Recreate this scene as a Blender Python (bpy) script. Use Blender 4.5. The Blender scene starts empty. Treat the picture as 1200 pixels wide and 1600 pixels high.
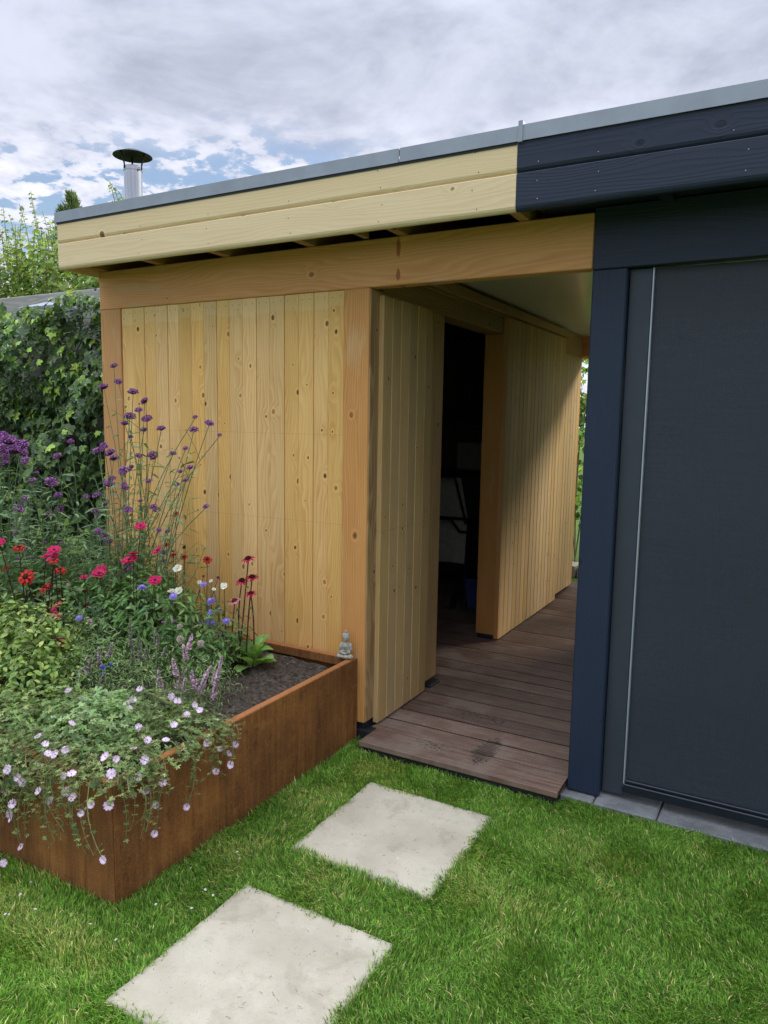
import bpy, math, random
import numpy as np
from mathutils import Vector, Matrix
R = math.radians
rng = np.random.default_rng(7)
random.seed(7)
S = bpy.context.scene

# ------------------------------------------------------------------ camera
CAM = (1.7924, -3.0373, 1.6); YAW, PITCH, ROLL, F = 0.5094, -0.1229, 0.0166, 1152.97
def cam_axes():
    f = Vector((-math.sin(YAW)*math.cos(PITCH), math.cos(YAW)*math.cos(PITCH), math.sin(PITCH))).normalized()
    r = f.cross(Vector((0, 0, 1))).normalized(); u = r.cross(f)
    c, s = math.cos(ROLL), math.sin(ROLL)
    return f, c*r+s*u, -s*r+c*u
FW, RT, UP = cam_axes()
cd = bpy.data.cameras.new('camera'); co = bpy.data.objects.new('camera', cd); S.collection.objects.link(co)
m = Matrix((RT, UP, -FW)).transposed().to_4x4(); m.translation = CAM; co.matrix_world = m
cd.sensor_fit = 'VERTICAL'; cd.sensor_height = 36.0; cd.lens = F/1600*36.0
cd.clip_start = 0.05; cd.clip_end = 1500; S.camera = co
def at_y(px, py, Y):
    d = FW*F + RT*(px-600) - UP*(py-800); t = (Y-CAM[1])/d.y
    return Vector(CAM) + d*t
def at_x(px, py, X):
    d = FW*F + RT*(px-600) - UP*(py-800); t = (X-CAM[0])/d.x
    return Vector(CAM) + d*t
def at_z(px, py, Z):
    d = FW*F + RT*(px-600) - UP*(py-800); t = (Z-CAM[2])/d.z
    return Vector(CAM) + d*t

# ------------------------------------------------------------------ world, sun, exposure
SUN_EL, SUN_AZ = R(32), R(33)            # behind the shed, a little to the right (azimuth from +Y towards +X)
W = bpy.data.worlds.new('World'); S.world = W; W.use_nodes = True
nt = W.node_tree; N = nt.nodes; L = nt.links
for n in list(N): N.remove(n)
class G:
    """tiny helper to wire nodes"""
    def __init__(s, nt): s.nt = nt; s.N = nt.nodes; s.L = nt.links
    def new(s, t, **k):
        n = s.N.new(t)
        for a, b in k.items(): setattr(n, a, b)
        return n
    def put(s, sock, v):
        if v is None: return
        if isinstance(v, bpy.types.NodeSocket): s.L.new(v, sock)
        else: sock.default_value = v
    def math(s, op, a, b=None, c=None, clamp=False):
        n = s.new('ShaderNodeMath', operation=op, use_clamp=clamp)
        s.put(n.inputs[0], a); s.put(n.inputs[1], b); s.put(n.inputs[2], c)
        return n.outputs[0]
    def vec(s, x, y, z=0.0):
        n = s.new('ShaderNodeCombineXYZ'); s.put(n.inputs[0], x); s.put(n.inputs[1], y); s.put(n.inputs[2], z)
        return n.outputs[0]
    def sep(s, v):
        n = s.new('ShaderNodeSeparateXYZ'); s.put(n.inputs[0], v); return n.outputs
    def noise(s, v, scale, detail=3, rough=.55, dim='3D', dist=0.0):
        n = s.new('ShaderNodeTexNoise', noise_dimensions=dim)
        s.put(n.inputs['Vector'], v); n.inputs['Scale'].default_value = scale
        n.inputs['Detail'].default_value = detail; n.inputs['Roughness'].default_value = rough
        n.inputs['Distortion'].default_value = dist
        return n.outputs['Fac']
    def smooth(s, v, a, b, lo=0.0, hi=1.0):
        n = s.new('ShaderNodeMapRange', interpolation_type='SMOOTHSTEP')
        s.put(n.inputs[0], v); s.put(n.inputs[1], a); s.put(n.inputs[2], b); s.put(n.inputs[3], lo); s.put(n.inputs[4], hi)
        return n.outputs[0]
    def mix(s, f, a, b, blend='MIX'):
        n = s.new('ShaderNodeMix', data_type='RGBA', blend_type=blend)
        s.put(n.inputs[0], f)
        for i, v in ((6, a), (7, b)):
            if isinstance(v, tuple): v = (*v[:3], 1)
            s.put(n.inputs[i], v)
        return n.outputs[2]
g = G(nt)
tc = g.new('ShaderNodeTexCoord')
x, y, z = g.sep(tc.outputs['Generated'])
zc = g.math('MAXIMUM', z, 0.0)
den = g.math('ADD', zc, 0.16)
P = g.vec(g.math('DIVIDE', x, den), g.math('DIVIDE', y, den), 0.0)
big = g.noise(P, 0.8, 4, .55)
puff = g.noise(P, 10.0, 5, .56, dist=.15)
cell = g.noise(P, 3.4, 5, .60, dist=.6)
soft = g.noise(P, 1.7, 7, .62, dist=.5)
lowband = g.smooth(g.math('ADD', zc, g.math('MULTIPLY', g.math('SUBTRACT', big, .5), .22)), .25, .40, 1.0, 0.0)
holes = g.math('ADD', g.math('MULTIPLY', big, .7), g.math('ADD', g.math('MULTIPLY', puff, 1.6), g.math('MULTIPLY', cell, .5)))
leftn = g.smooth(holes, 1.27, 1.48, 0.0, 1.0)
cover = g.math('SUBTRACT', 1.0, g.math('MULTIPLY', lowband, g.math('SUBTRACT', 1.0, leftn)), clamp=True)
cover = g.smooth(cover, .0, .8, .10, 1.0)
tex = g.math('ADD', g.math('MULTIPLY', soft, .8), g.math('ADD', g.math('MULTIPLY', cell, .35), g.math('MULTIPLY', puff, g.math('ADD', .10, g.math('MULTIPLY', lowband, .5)))))
grey = g.smooth(tex, g.math('ADD', .42, g.math('MULTIPLY', lowband, .24)), g.math('ADD', .80, g.math('MULTIPLY', lowband, .26)))
cc_hi = g.mix(grey, (2.45, 2.8, 3.5), (4.4, 4.8, 5.7))
cc_lo = g.mix(grey, (3.0, 3.4, 4.4), (5.9, 6.15, 6.9))
cloud = g.mix(lowband, cc_hi, cc_lo)
up = g.smooth(zc, .42, .95, 1.0, 4.9)     # overcast sky, zenith brightened above the view to light the scene
cloud = g.mix(1.0, cloud, g.vec(g.math('MULTIPLY', up, 1.03), up, g.math('MULTIPLY', g.smooth(zc, .42, .95, 1.0, .90), up)), 'MULTIPLY')
sky = g.new('ShaderNodeTexSky', sky_type='NISHITA', sun_disc=False)
sky.sun_elevation = SUN_EL; sky.sun_rotation = SUN_AZ; sky.air_density = 1.0; sky.dust_density = 1.0; sky.ozone_density = 1.5
col = g.mix(cover, sky.outputs[0], cloud)
bg = g.new('ShaderNodeBackground'); L.new(col, bg.inputs[0]); bg.inputs[1].default_value = 0.098
wo = g.new('ShaderNodeOutputWorld'); L.new(bg.outputs[0], wo.inputs[0])
W.cycles.sampling_method = 'MANUAL'; W.cycles.sample_map_resolution = 1024

sd = bpy.data.lights.new('sun', 'SUN'); sd.energy = 2.3; sd.angle = R(16); sd.color = (1, .95, .86)
so = bpy.data.objects.new('sun', sd); S.collection.objects.link(so)
sdir = Vector((math.sin(SUN_AZ)*math.cos(SUN_EL), math.cos(SUN_AZ)*math.cos(SUN_EL), math.sin(SUN_EL)))
so.rotation_euler = (-sdir).to_track_quat('-Z', 'Y').to_euler(); so.location = (6, 12, 9)
S.view_settings.view_transform = 'Standard'; S.view_settings.look = 'None'
S.view_settings.exposure = 0.80; S.view_settings.gamma = 1.0; S.view_settings.use_curve_mapping = False
S.render.engine = 'CYCLES'
S.cycles.max_bounces = 10; S.cycles.diffuse_bounces = 6; S.cycles.transparent_max_bounces = 8

# ------------------------------------------------------------------ object helpers
COL = S.collection
def tag(o, label=None, cat=None, group=None, kind=None):
    if label: o['label'] = label
    if cat: o['category'] = cat
    if group: o['group'] = group
    if kind: o['kind'] = kind
    return o
def empty(name, loc, label, cat, group=None):
    o = bpy.data.objects.new(name, None); COL.objects.link(o); o.location = loc
    o.empty_display_size = .05
    return tag(o, label, cat, group)
def wloc(o):
    v = Vector(o.location)
    while o.parent: o = o.parent; v = v + Vector(o.location)
    return v
def link(name, me, parent=None, loc=(0, 0, 0), rot=(0, 0, 0), kind=None, label=None):
    """loc is in world coordinates; parents are never rotated"""
    o = bpy.data.objects.new(name, me); COL.objects.link(o)
    v = Vector(loc)
    if parent: o.parent = parent; v = v - wloc(parent)
    o.location = v; o.rotation_euler = rot
    if kind: o['kind'] = kind
    if label: o['label'] = label
    return o
def np_mesh(name, V, tris=None, quads=None, mat=None, col=None, smooth=False):
    me = bpy.data.meshes.new(name)
    V = np.asarray(V, np.float32); loops = []; starts = []; n = 0
    if quads is not None and len(quads):
        q = np.asarray(quads, np.int32); loops.append(q.ravel()); starts.append(np.arange(len(q))*4); n = q.size
    if tris is not None and len(tris):
        t = np.asarray(tris, np.int32); loops.append(t.ravel()); starts.append(n+np.arange(len(t))*3)
    loops = np.concatenate(loops); starts = np.concatenate(starts).astype(np.int32)
    me.vertices.add(len(V)); me.vertices.foreach_set('co', V.ravel())
    me.loops.add(len(loops)); me.loops.foreach_set('vertex_index', loops.astype(np.int32))
    me.polygons.add(len(starts)); me.polygons.foreach_set('loop_start', starts)
    if col is not None:
        a = me.color_attributes.new('tint', 'FLOAT_COLOR', 'POINT')
        c = np.ones((len(V), 4), np.float32); c[:, :3] = col; a.data.foreach_set('color', c.ravel())
    me.update(calc_edges=True); me.validate()
    me.polygons.foreach_set('use_smooth', np.full(len(me.polygons), bool(smooth)))
    if mat: me.materials.append(mat)
    return me
class MB:
    def __init__(s): s.V = []; s.T = []; s.Q = []; s.C = []; s.n = 0
    def add(s, V, T=None, Q=None, c=(1, 1, 1)):
        V = np.asarray(V, float).reshape(-1, 3)
        if T is not None and len(T): s.T.append(np.asarray(T)+s.n)
        if Q is not None and len(Q): s.Q.append(np.asarray(Q)+s.n)
        C = np.asarray(c, float)
        if C.ndim == 1: C = np.tile(C, (len(V), 1))
        s.V.append(V); s.C.append(C); s.n += len(V)
    def box(s, a, b, ch=0.0, c=(1, 1, 1)):
        (x0, y0, z0), (x1, y1, z1) = a, b
        if ch <= 0:
            V = [(x, y, z) for z in (z0, z1) for y in (y0, y1) for x in (x0, x1)]
            s.add(V, Q=[(0, 2, 3, 1), (4, 5, 7, 6), (0, 1, 5, 4), (2, 6, 7, 3), (0, 4, 6, 2), (1, 3, 7, 5)], c=c); return
        V = []; idx = {}
        for i in (0, 1):
            for j in (0, 1):
                for k in (0, 1):
                    X, Y, Z = (x0, x1)[i], (y0, y1)[j], (z0, z1)[k]
                    dx, dy, dz = (ch, -ch)[i], (ch, -ch)[j], (ch, -ch)[k]
                    for ax, v in ((0, (X, Y+dy, Z+dz)), (1, (X+dx, Y, Z+dz)), (2, (X+dx, Y+dy, Z))):
                        idx[i, j, k, ax] = len(V); V.append(v)
        Q = []; T = []
        for i in (0, 1):
            q = [idx[i, 0, 0, 0], idx[i, 0, 1, 0], idx[i, 1, 1, 0], idx[i, 1, 0, 0]]; Q.append(q if i == 0 else q[::-1])
            q = [idx[0, i, 0, 1], idx[1, i, 0, 1], idx[1, i, 1, 1], idx[0, i, 1, 1]]; Q.append(q if i == 0 else q[::-1])
            q = [idx[0, 0, i, 2], idx[0, 1, i, 2], idx[1, 1, i, 2], idx[1, 0, i, 2]]; Q.append(q if i == 0 else q[::-1])
            for j in (0, 1):
                Q.append([idx[i, j, 0, 0], idx[i, j, 1, 0], idx[i, j, 1, 1], idx[i, j, 0, 1]])
                Q.append([idx[i, 0, j, 0], idx[i, 1, j, 0], idx[i, 1, j, 2], idx[i, 0, j, 2]])
                Q.append([idx[0, i, j, 1], idx[1, i, j, 1], idx[1, i, j, 2], idx[0, i, j, 2]])
                for k in (0, 1): T.append([idx[i, j, k, 0], idx[i, j, k, 1], idx[i, j, k, 2]])
        s.add(V, T=T, Q=Q, c=c)
    def tube(s, pts, rad, c=(1, 1, 1), n=5, cap=True):
        pts = [Vector(p) for p in pts]; k = len(pts)
        if not hasattr(rad, '__len__'): rad = [rad]*k
        V = []
        ref = Vector((0.3, 0.2, 0.93)).normalized()
        for i, p in enumerate(pts):
            t = (pts[min(i+1, k-1)]-pts[max(i-1, 0)]).normalized()
            a = t.cross(ref)
            if a.length < .2: a = t.cross(Vector((1, 0, 0)))
            a.normalize(); b = t.cross(a)
            for j in range(n):
                th = 2*math.pi*j/n; V.append(p+(a*math.cos(th)+b*math.sin(th))*rad[i])
        Q = [(i*n+j, i*n+(j+1) % n, (i+1)*n+(j+1) % n, (i+1)*n+j) for i in range(k-1) for j in range(n)]
        T = []
        if cap:
            for j in range(1, n-1): T += [(0, j+1, j), ((k-1)*n, (k-1)*n+j, (k-1)*n+j+1)]
        s.add([tuple(v) for v in V], T=T, Q=Q, c=c)
    def lathe(s, prof, cen=(0, 0, 0), n=24, c=(1, 1, 1)):
        V = []; k = len(prof)
        for r, z in prof:
            for j in range(n):
                th = 2*math.pi*j/n; V.append((cen[0]+r*math.cos(th), cen[1]+r*math.sin(th), cen[2]+z))
        Q = [(i*n+j, i*n+(j+1) % n, (i+1)*n+(j+1) % n, (i+1)*n+j) for i in range(k-1) for j in range(n)]
        s.add(V, Q=Q, c=c)
    def ball(s, cen, rad, c=(1, 1, 1), n=12, k=8, rot=None):
        V = []
        for i in range(k+1):
            ph = math.pi*i/k
            for j in range(n):
                th = 2*math.pi*j/n
                v = Vector((math.sin(ph)*math.cos(th)*rad[0], math.sin(ph)*math.sin(th)*rad[1], math.cos(ph)*rad[2]))
                if rot: v = rot @ v
                V.append((cen[0]+v.x, cen[1]+v.y, cen[2]+v.z))
        Q = [(i*n+j, (i+1)*n+j, (i+1)*n+(j+1) % n, i*n+(j+1) % n) for i in range(k) for j in range(n)]
        s.add(V, Q=Q, c=c)
    def bake(s, tmpl, M, pos, cols, tipc=None):
        """place a template (V, T) at many frames; M (n,3,3) columns = local axes times scale"""
        TV, TT = tmpl; TV = np.asarray(TV, float); TT = np.asarray(TT)
        n = len(pos); k = len(TV)
        V = np.einsum('nij,kj->nki', M, TV) + np.asarray(pos)[:, None, :]
        T = TT[None] + (np.arange(n)*k)[:, None, None]
        C = np.repeat(np.asarray(cols)[:, None, :], k, axis=1)
        s.add(V.reshape(-1, 3), T=T.reshape(-1, 3), c=C.reshape(-1, 3))
    def mesh(s, name, mat, smooth=False, origin=(0, 0, 0), colour=True):
        V = np.concatenate(s.V) - np.array(origin)
        return np_mesh(name, V, np.concatenate(s.T) if s.T else None, np.concatenate(s.Q) if s.Q else None,
                       mat, np.concatenate(s.C) if colour else None, smooth)
    def link(s, name, mat, parent=None, smooth=False, kind=None, label=None, origin=None, colour=True):
        if origin is None: origin = tuple(wloc(parent)) if parent else (0, 0, 0)
        return link(name, s.mesh(name, mat, smooth, origin, colour), parent, origin, kind=kind, label=label)

# ------------------------------------------------------------------ materials
def mat_new(name):
    mt = bpy.data.materials.new(name); mt.use_nodes = True
    nt = mt.node_tree; b = nt.nodes['Principled BSDF']; return mt, G(nt), b
def bump(g, b, h, strength=.3, dist=.002):
    n = g.new('ShaderNodeBump'); n.inputs['Strength'].default_value = strength; n.inputs['Distance'].default_value = dist
    g.put(n.inputs['Height'], h); g.L.new(n.outputs[0], b.inputs['Normal'])
def wood(name, base, dark, knot, axis='z', F=70, contrast=.5, knots=1.0, rough=.62, vary=.10, weather=None, bumpk=.25,
         band=None, lines=None, kr=.011, stain=None, warm=None, dens=(7.5, 2.0)):
    mt, g, b = mat_new(name)
    tc = g.new('ShaderNodeTexCoord'); oi = g.new('ShaderNodeObjectInfo')
    x, y, z = g.sep(tc.outputs['Object']); rnd = oi.outputs['Random']
    if axis == 'z': ac, ln = g.math('ADD', x, y), z
    elif axis == 'x': ac, ln = g.math('ADD', z, y), x
    else: ac, ln = g.math('ADD', z, x), y
    a2 = g.math('ADD', ac, g.math('MULTIPLY', rnd, 57.3)); l2 = g.math('ADD', ln, g.math('MULTIPLY', rnd, 91.7))
    # knots
    kv = g.vec(g.math('MULTIPLY', a2, dens[0]), g.math('MULTIPLY', l2, dens[1]), 0.0)
    vo = g.new('ShaderNodeTexVoronoi', voronoi_dimensions='2D', feature='F1'); g.put(vo.inputs['Vector'], kv); vo.inputs['Scale'].default_value = 1.0
    px, py, _ = g.sep(vo.outputs['Position']); kx, ky, _ = g.sep(kv)
    dx = g.math('DIVIDE', g.math('SUBTRACT', kx, px), dens[0]); dy = g.math('DIVIDE', g.math('SUBTRACT', ky, py), dens[1]*1.35)
    wob = g.math('MULTIPLY', g.math('SUBTRACT', g.noise(g.vec(a2, l2), 60, 2), .5), .006)
    d = g.math('ADD', g.math('SQRT', g.math('ADD', g.math('MULTIPLY', dx, dx), g.math('MULTIPLY', dy, dy))), wob)
    cr, cg, _ = g.sep(vo.outputs['Color'])
    rad = g.math('MULTIPLY', g.smooth(cr, .30, 1.0, .0, 1.0), kr)
    km = g.math('MULTIPLY', g.smooth(g.math('DIVIDE', d, g.math('ADD', rad, .0004)), .75, 1.15, 1.0, 0.0), g.math('GREATER_THAN', rad, kr*.18))
    ring = g.math('MULTIPLY', g.smooth(d, .0, .05, 1.0, 0.0), g.math('DIVIDE', rad, kr))
    # grain
    low = g.noise(g.vec(g.math('MULTIPLY', a2, 4.0), g.math('MULTIPLY', l2, .55)), 1.6, 2, .5)
    fine = g.noise(g.vec(g.math('MULTIPLY', a2, 190), g.math('MULTIPLY', l2, 4.5)), 1.0, 3, .6)
    ph = g.math('ADD', g.math('MULTIPLY', a2, F), g.math('ADD', g.math('MULTIPLY', low, 13.0), g.math('MULTIPLY', ring, 1.9)))
    s = g.math('FRACT', ph)
    band_ = g.math('MULTIPLY', g.smooth(s, .0, .75, 0.0, 1.0), g.smooth(s, .8, 1.0, 1.0, 0.0))
    blot = g.noise(g.vec(g.math('MULTIPLY', a2, 9), g.math('MULTIPLY', l2, 1.6)), 1.0, 4, .6)
    f = g.math('ADD', g.math('MULTIPLY', band_, .55), g.math('MULTIPLY', fine, .45))
    f = g.math('MULTIPLY', f, g.smooth(blot, .25, .75, contrast*.5, contrast*1.4), clamp=True)
    c = g.mix(f, base, dark)
    c = g.mix(g.math('MULTIPLY', ring, .35), c, dark)
    if warm: c = g.mix(g.smooth(blot, .55, .72, 0, .7), c, warm)
    kc = g.mix(g.smooth(cg, .25, .6), tuple(.55*a+.45*b_ for a, b_ in zip(knot, dark)), knot)
    kc = g.mix(g.math('MULTIPLY', g.smooth(g.math('DIVIDE', d, g.math('ADD', rad, .0004)), .1, .55, 1.0, 0.0), g.smooth(cg, .6, .8)), kc, tuple(k*.25 for k in knot))
    halo = g.math('MULTIPLY', g.smooth(g.math('DIVIDE', d, g.math('ADD', rad, .0004)), 1.1, 2.6, .5, 0.0), g.math('GREATER_THAN', rad, kr*.18))
    c = g.mix(halo, c, tuple(min(1, k*1.12) for k in base))
    c = g.mix(g.math('MULTIPLY', km, knots), c, kc)
    if weather:
        w = g.noise(g.vec(g.math('MULTIPLY', a2, 14), g.math('MULTIPLY', l2, 1.1)), 1.0, 4, .65)
        c = g.mix(g.smooth(w, weather[1], weather[1]+.2, 0, weather[2]), c, weather[0])
    if band:   # part of the wall that was covered longer keeps a paler colour
        zj = g.math('ADD', z, g.math('MULTIPLY', g.math('SUBTRACT', rnd, .5), .03))
        c = g.mix(g.smooth(zj, band[0], band[0]+.012, 0, band[2]), c, band[1])
        c = g.mix(g.smooth(z, 0.0, 1.1, .30, 0.0), c, band[3])      # lower boards have gone more orange
    if lines:
        for lz in lines:
            dd = g.math('ABSOLUTE', g.math('SUBTRACT', z, lz))
            c = g.mix(g.smooth(dd, .0004, .0016, .30, 0.0), c, tuple(k*.35 for k in dark))
    if stain:
        for (sl, sa, hl, ha, sc, k) in stain:   # blot at length sl, across sa (object coordinates)
            w = g.math('MULTIPLY', g.math('SUBTRACT', g.noise(g.vec(ac, ln), 38, 3), .5), 1.4)
            q = g.math('ADD', g.math('ADD', g.math('POWER', g.math('ABSOLUTE', g.math('DIVIDE', g.math('SUBTRACT', ln, sl), hl)), 2.0),
                       g.math('POWER', g.math('ABSOLUTE', g.math('DIVIDE', g.math('SUBTRACT', ac, sa), ha)), 2.0)), w)
            c = g.mix(g.smooth(q, .5, 1.1, k, 0.0), c, sc)
    hsv = g.new('ShaderNodeHueSaturation'); g.put(hsv.inputs['Color'], c)
    g.put(hsv.inputs['Value'], g.smooth(rnd, 0, 1, 1-vary, 1+vary))
    r2 = g.math('FRACT', g.math('MULTIPLY', rnd, 17.3)); g.put(hsv.inputs['Saturation'], g.smooth(r2, 0, 1, .95, 1.06))
    g.L.new(hsv.outputs[0], b.inputs['Base Color'])
    g.put(b.inputs['Roughness'], g.smooth(fine, 0, 1, rough-.08, rough+.1))
    b.inputs['Specular IOR Level'].default_value = .3
    hgt = g.math('SUBTRACT', g.math('MULTIPLY', fine, .5), g.math('ADD', g.math('MULTIPLY', band_, .4), g.math('MULTIPLY', km, .6)))
    bump(g, b, hgt, bumpk, .0015)
    return mt
M = {}
PALE = (.72, .60, .365)
M['fascia'] = wood('pale_spruce', (.80, .62, .38), (.62, .41, .195), (.20, .105, .05), 'x', 55, .42, kr=.013, dens=(6, 1.7), vary=.04)
M['clad'] = wood('treated_spruce', (.85, .545, .225), (.63, .335, .105), (.20, .09, .03), 'z', 60, .9, kr=.0100, dens=(10.5, 5.0),
                 vary=.09, band=(2.035, (.79, .56, .27), .5, (.58, .26, .065)), lines=(1.44, 1.0))
M['door'] = wood('door_spruce', (.63, .415, .185), (.38, .225, .085), (.15, .08, .035), 'z', 80, .6, kr=.008, dens=(10.5, 3.8),
                 vary=.09, weather=((.30, .29, .24), .52, .35), lines=(.98,))
M['dougz'] = wood('douglas_upright', (.66, .335, .115), (.44, .17, .045), (.30, .12, .04), 'z', 85, .8, kr=.014, dens=(5, 1.3), vary=.05,
                  warm=(.62, .40, .20), stain=[(.0, 0.0, .001, .001, (.1, .1, .1), 0)])
M['dougx'] = wood('douglas_beam', (.76, .36, .125), (.55, .20, .055), (.20, .08, .03), 'x', 55, .65, kr=.014, dens=(5.5, 1.6), vary=.03,
                  warm=(.60, .40, .21), stain=[(.575+1.4, .045, .012, .030, (.33, .075, .02), .85), (.575+1.4, .165, .012, .05, (.33, .075, .02), .85)])
M['dougy'] = wood('douglas_lintel', (.50, .30, .145), (.30, .15, .055), (.14, .06, .02), 'y', 60, .7, kr=.014, vary=.05)
M['jamb'] = wood('weathered_douglas', (.47, .31, .15), (.23, .13, .055), (.10, .045, .02), 'z', 48, .95, kr=.018, dens=(6, 1.5), vary=.04,
                 weather=((.13, .10, .075), .56, .75), bumpk=.5)
M['jambstain'] = wood('stained_jamb', (.52, .32, .14), (.33, .17, .06), (.12, .05, .02), 'z', 70, .8, kr=.012, vary=.04,
                 stain=[(.62, .00, .16, .12, (.035, .032, .03), .9), (.36, -.01, .10, .09, (.06, .05, .04), .75), (.85, .02, .05, .05, (.05, .045, .04), .7)])
NAVY = (.023, .031, .057)
M['navyx'] = wood('navy_painted_board', NAVY, (.018, .024, .046), (.010, .013, .024), 'x', 55, .8, kr=.014, dens=(6, 1.7), rough=.46, vary=.03, bumpk=.55)
M['navyz'] = wood('navy_painted_post', (.018, .030, .062), (.012, .021, .046), (.012, .016, .03), 'z', 85, .8, kr=.012, dens=(6, 1.7), rough=.44, vary=.03, bumpk=.5,
                  weather=((.12, .14, .17), .74, .5))
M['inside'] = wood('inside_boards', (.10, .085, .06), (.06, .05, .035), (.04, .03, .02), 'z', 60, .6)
M['oldgrey'] = wood('weathered_grey_board', (.42, .40, .37), (.24, .225, .205), (.07, .065, .06), 'x', 50, .9, kr=.012, vary=.08, bumpk=.6)

def simple(name, c, rough=.6, metal=0.0, nscale=0, namp=0, bumps=0, spec=.4, bdist=.002):
    mt, g, b = mat_new(name)
    b.inputs['Roughness'].default_value = rough; b.inputs['Metallic'].default_value = metal; b.inputs['Specular IOR Level'].default_value = spec
    tc = g.new('ShaderNodeTexCoord')
    n = g.noise(tc.outputs['Object'], nscale or 20, 5, .6)
    k = g.smooth(n, .25, .75, 1-namp, 1+namp)
    g.L.new(g.mix(1.0, c, g.vec(k, k, k), 'MULTIPLY'), b.inputs['Base Color'])
    if bumps: bump(g, b, n, bumps, bdist)
    return mt
M['trim'] = simple('grey_aluminium_trim', (.30, .325, .38), .42, .35, 6, .10, .05)
M['rubber'] = simple('black_rubber', (.018, .019, .022), .55, 0, 30, .2, .2)
M['blackmetal'] = simple('black_metal', (.010, .010, .013), .6, 0, 30, .2)
M['guide'] = simple('anthracite_guide', (.043, .051, .070), .42, .2, 8, .06)
M['guidelight'] = simple('bright_edge', (.42, .45, .52), .35, .5, 8, .05)
M['navymetal'] = simple('navy_bar', (.016, .020, .032), .35, .3, 10, .08)
M['steel'] = simple('stainless_steel', (.50, .50, .50), .13, 1.0, 4, .06, .03)
M['ceiling'] = simple('cream_ceiling_panel', (.80, .76, .64), .22, 0, 3, .04, .05)
M['roofing'] = simple('roof_felt', (.05, .05, .055), .9, 0, 30, .2, .3)
M['cushion'] = simple('beige_canvas', (.35, .33, .28), .8, 0, 30, .15, .3)
M['bluetub'] = simple('blue_plastic', (.05, .09, .26), .4, 0, 8, .05)
M['twig'] = simple('bark', (.13, .10, .065), .85, 0, 30, .3, .5)
M['silverlath'] = simple('pale_drip_strip', (.55, .56, .56), .4, .3, 8, .1)

def corten():
    mt, g, b = mat_new('corten_steel')
    tc = g.new('ShaderNodeTexCoord'); x, y, z = g.sep(tc.outputs['Object'])
    u = g.math('ADD', x, y)
    big = g.noise(tc.outputs['Object'], 3.5, 5, .6)
    streak = g.noise(g.vec(g.math('MULTIPLY', u, 55), g.math('MULTIPLY', z, 3.0)), 1.0, 5, .65)
    fine = g.noise(tc.outputs['Object'], 160, 4, .7)
    f = g.math('ADD', g.math('MULTIPLY', streak, .30), g.math('ADD', g.math('MULTIPLY', big, .36), g.math('MULTIPLY', fine, .34)))
    c = g.mix(g.smooth(f, .38, .72), (.125, .047, .017), (.365, .155, .040))
    c = g.mix(g.smooth(fine, .60, .75, 0, .6), c, (.42, .19, .055))
    blot = g.noise(tc.outputs['Object'], 11, 6, .68)
    c = g.mix(g.smooth(blot, .54, .68, 0, .55), c, (.33, .15, .045)); c = g.mix(g.smooth(blot, .44, .33, 0, .55), c, (.06, .025, .012))
    run = g.noise(g.vec(g.math('MULTIPLY', u, 16), g.math('MULTIPLY', z, .8)), 1.0, 4, .6)
    c = g.mix(g.smooth(run, .58, .72, 0, .45), c, (.055, .026, .014))
    # splash zone near the soil
    c = g.mix(g.smooth(g.math('ADD', z, g.math('MULTIPLY', streak, .09)), .06, .16, .45, 0), c, (.055, .028, .018))
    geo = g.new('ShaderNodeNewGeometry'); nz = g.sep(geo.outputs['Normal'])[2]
    c = g.mix(g.smooth(g.math('ADD', nz, 0), .6, .9, 0, .55), c, (.50, .20, .075))   # sky light on upward faces painted in as a brighter rust
    g.L.new(c, b.inputs['Base Color']); b.inputs['Roughness'].default_value = .72; b.inputs['Specular IOR Level'].default_value = .25
    bump(g, b, f, .35, .0015); return mt
M['corten'] = corten()
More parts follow.
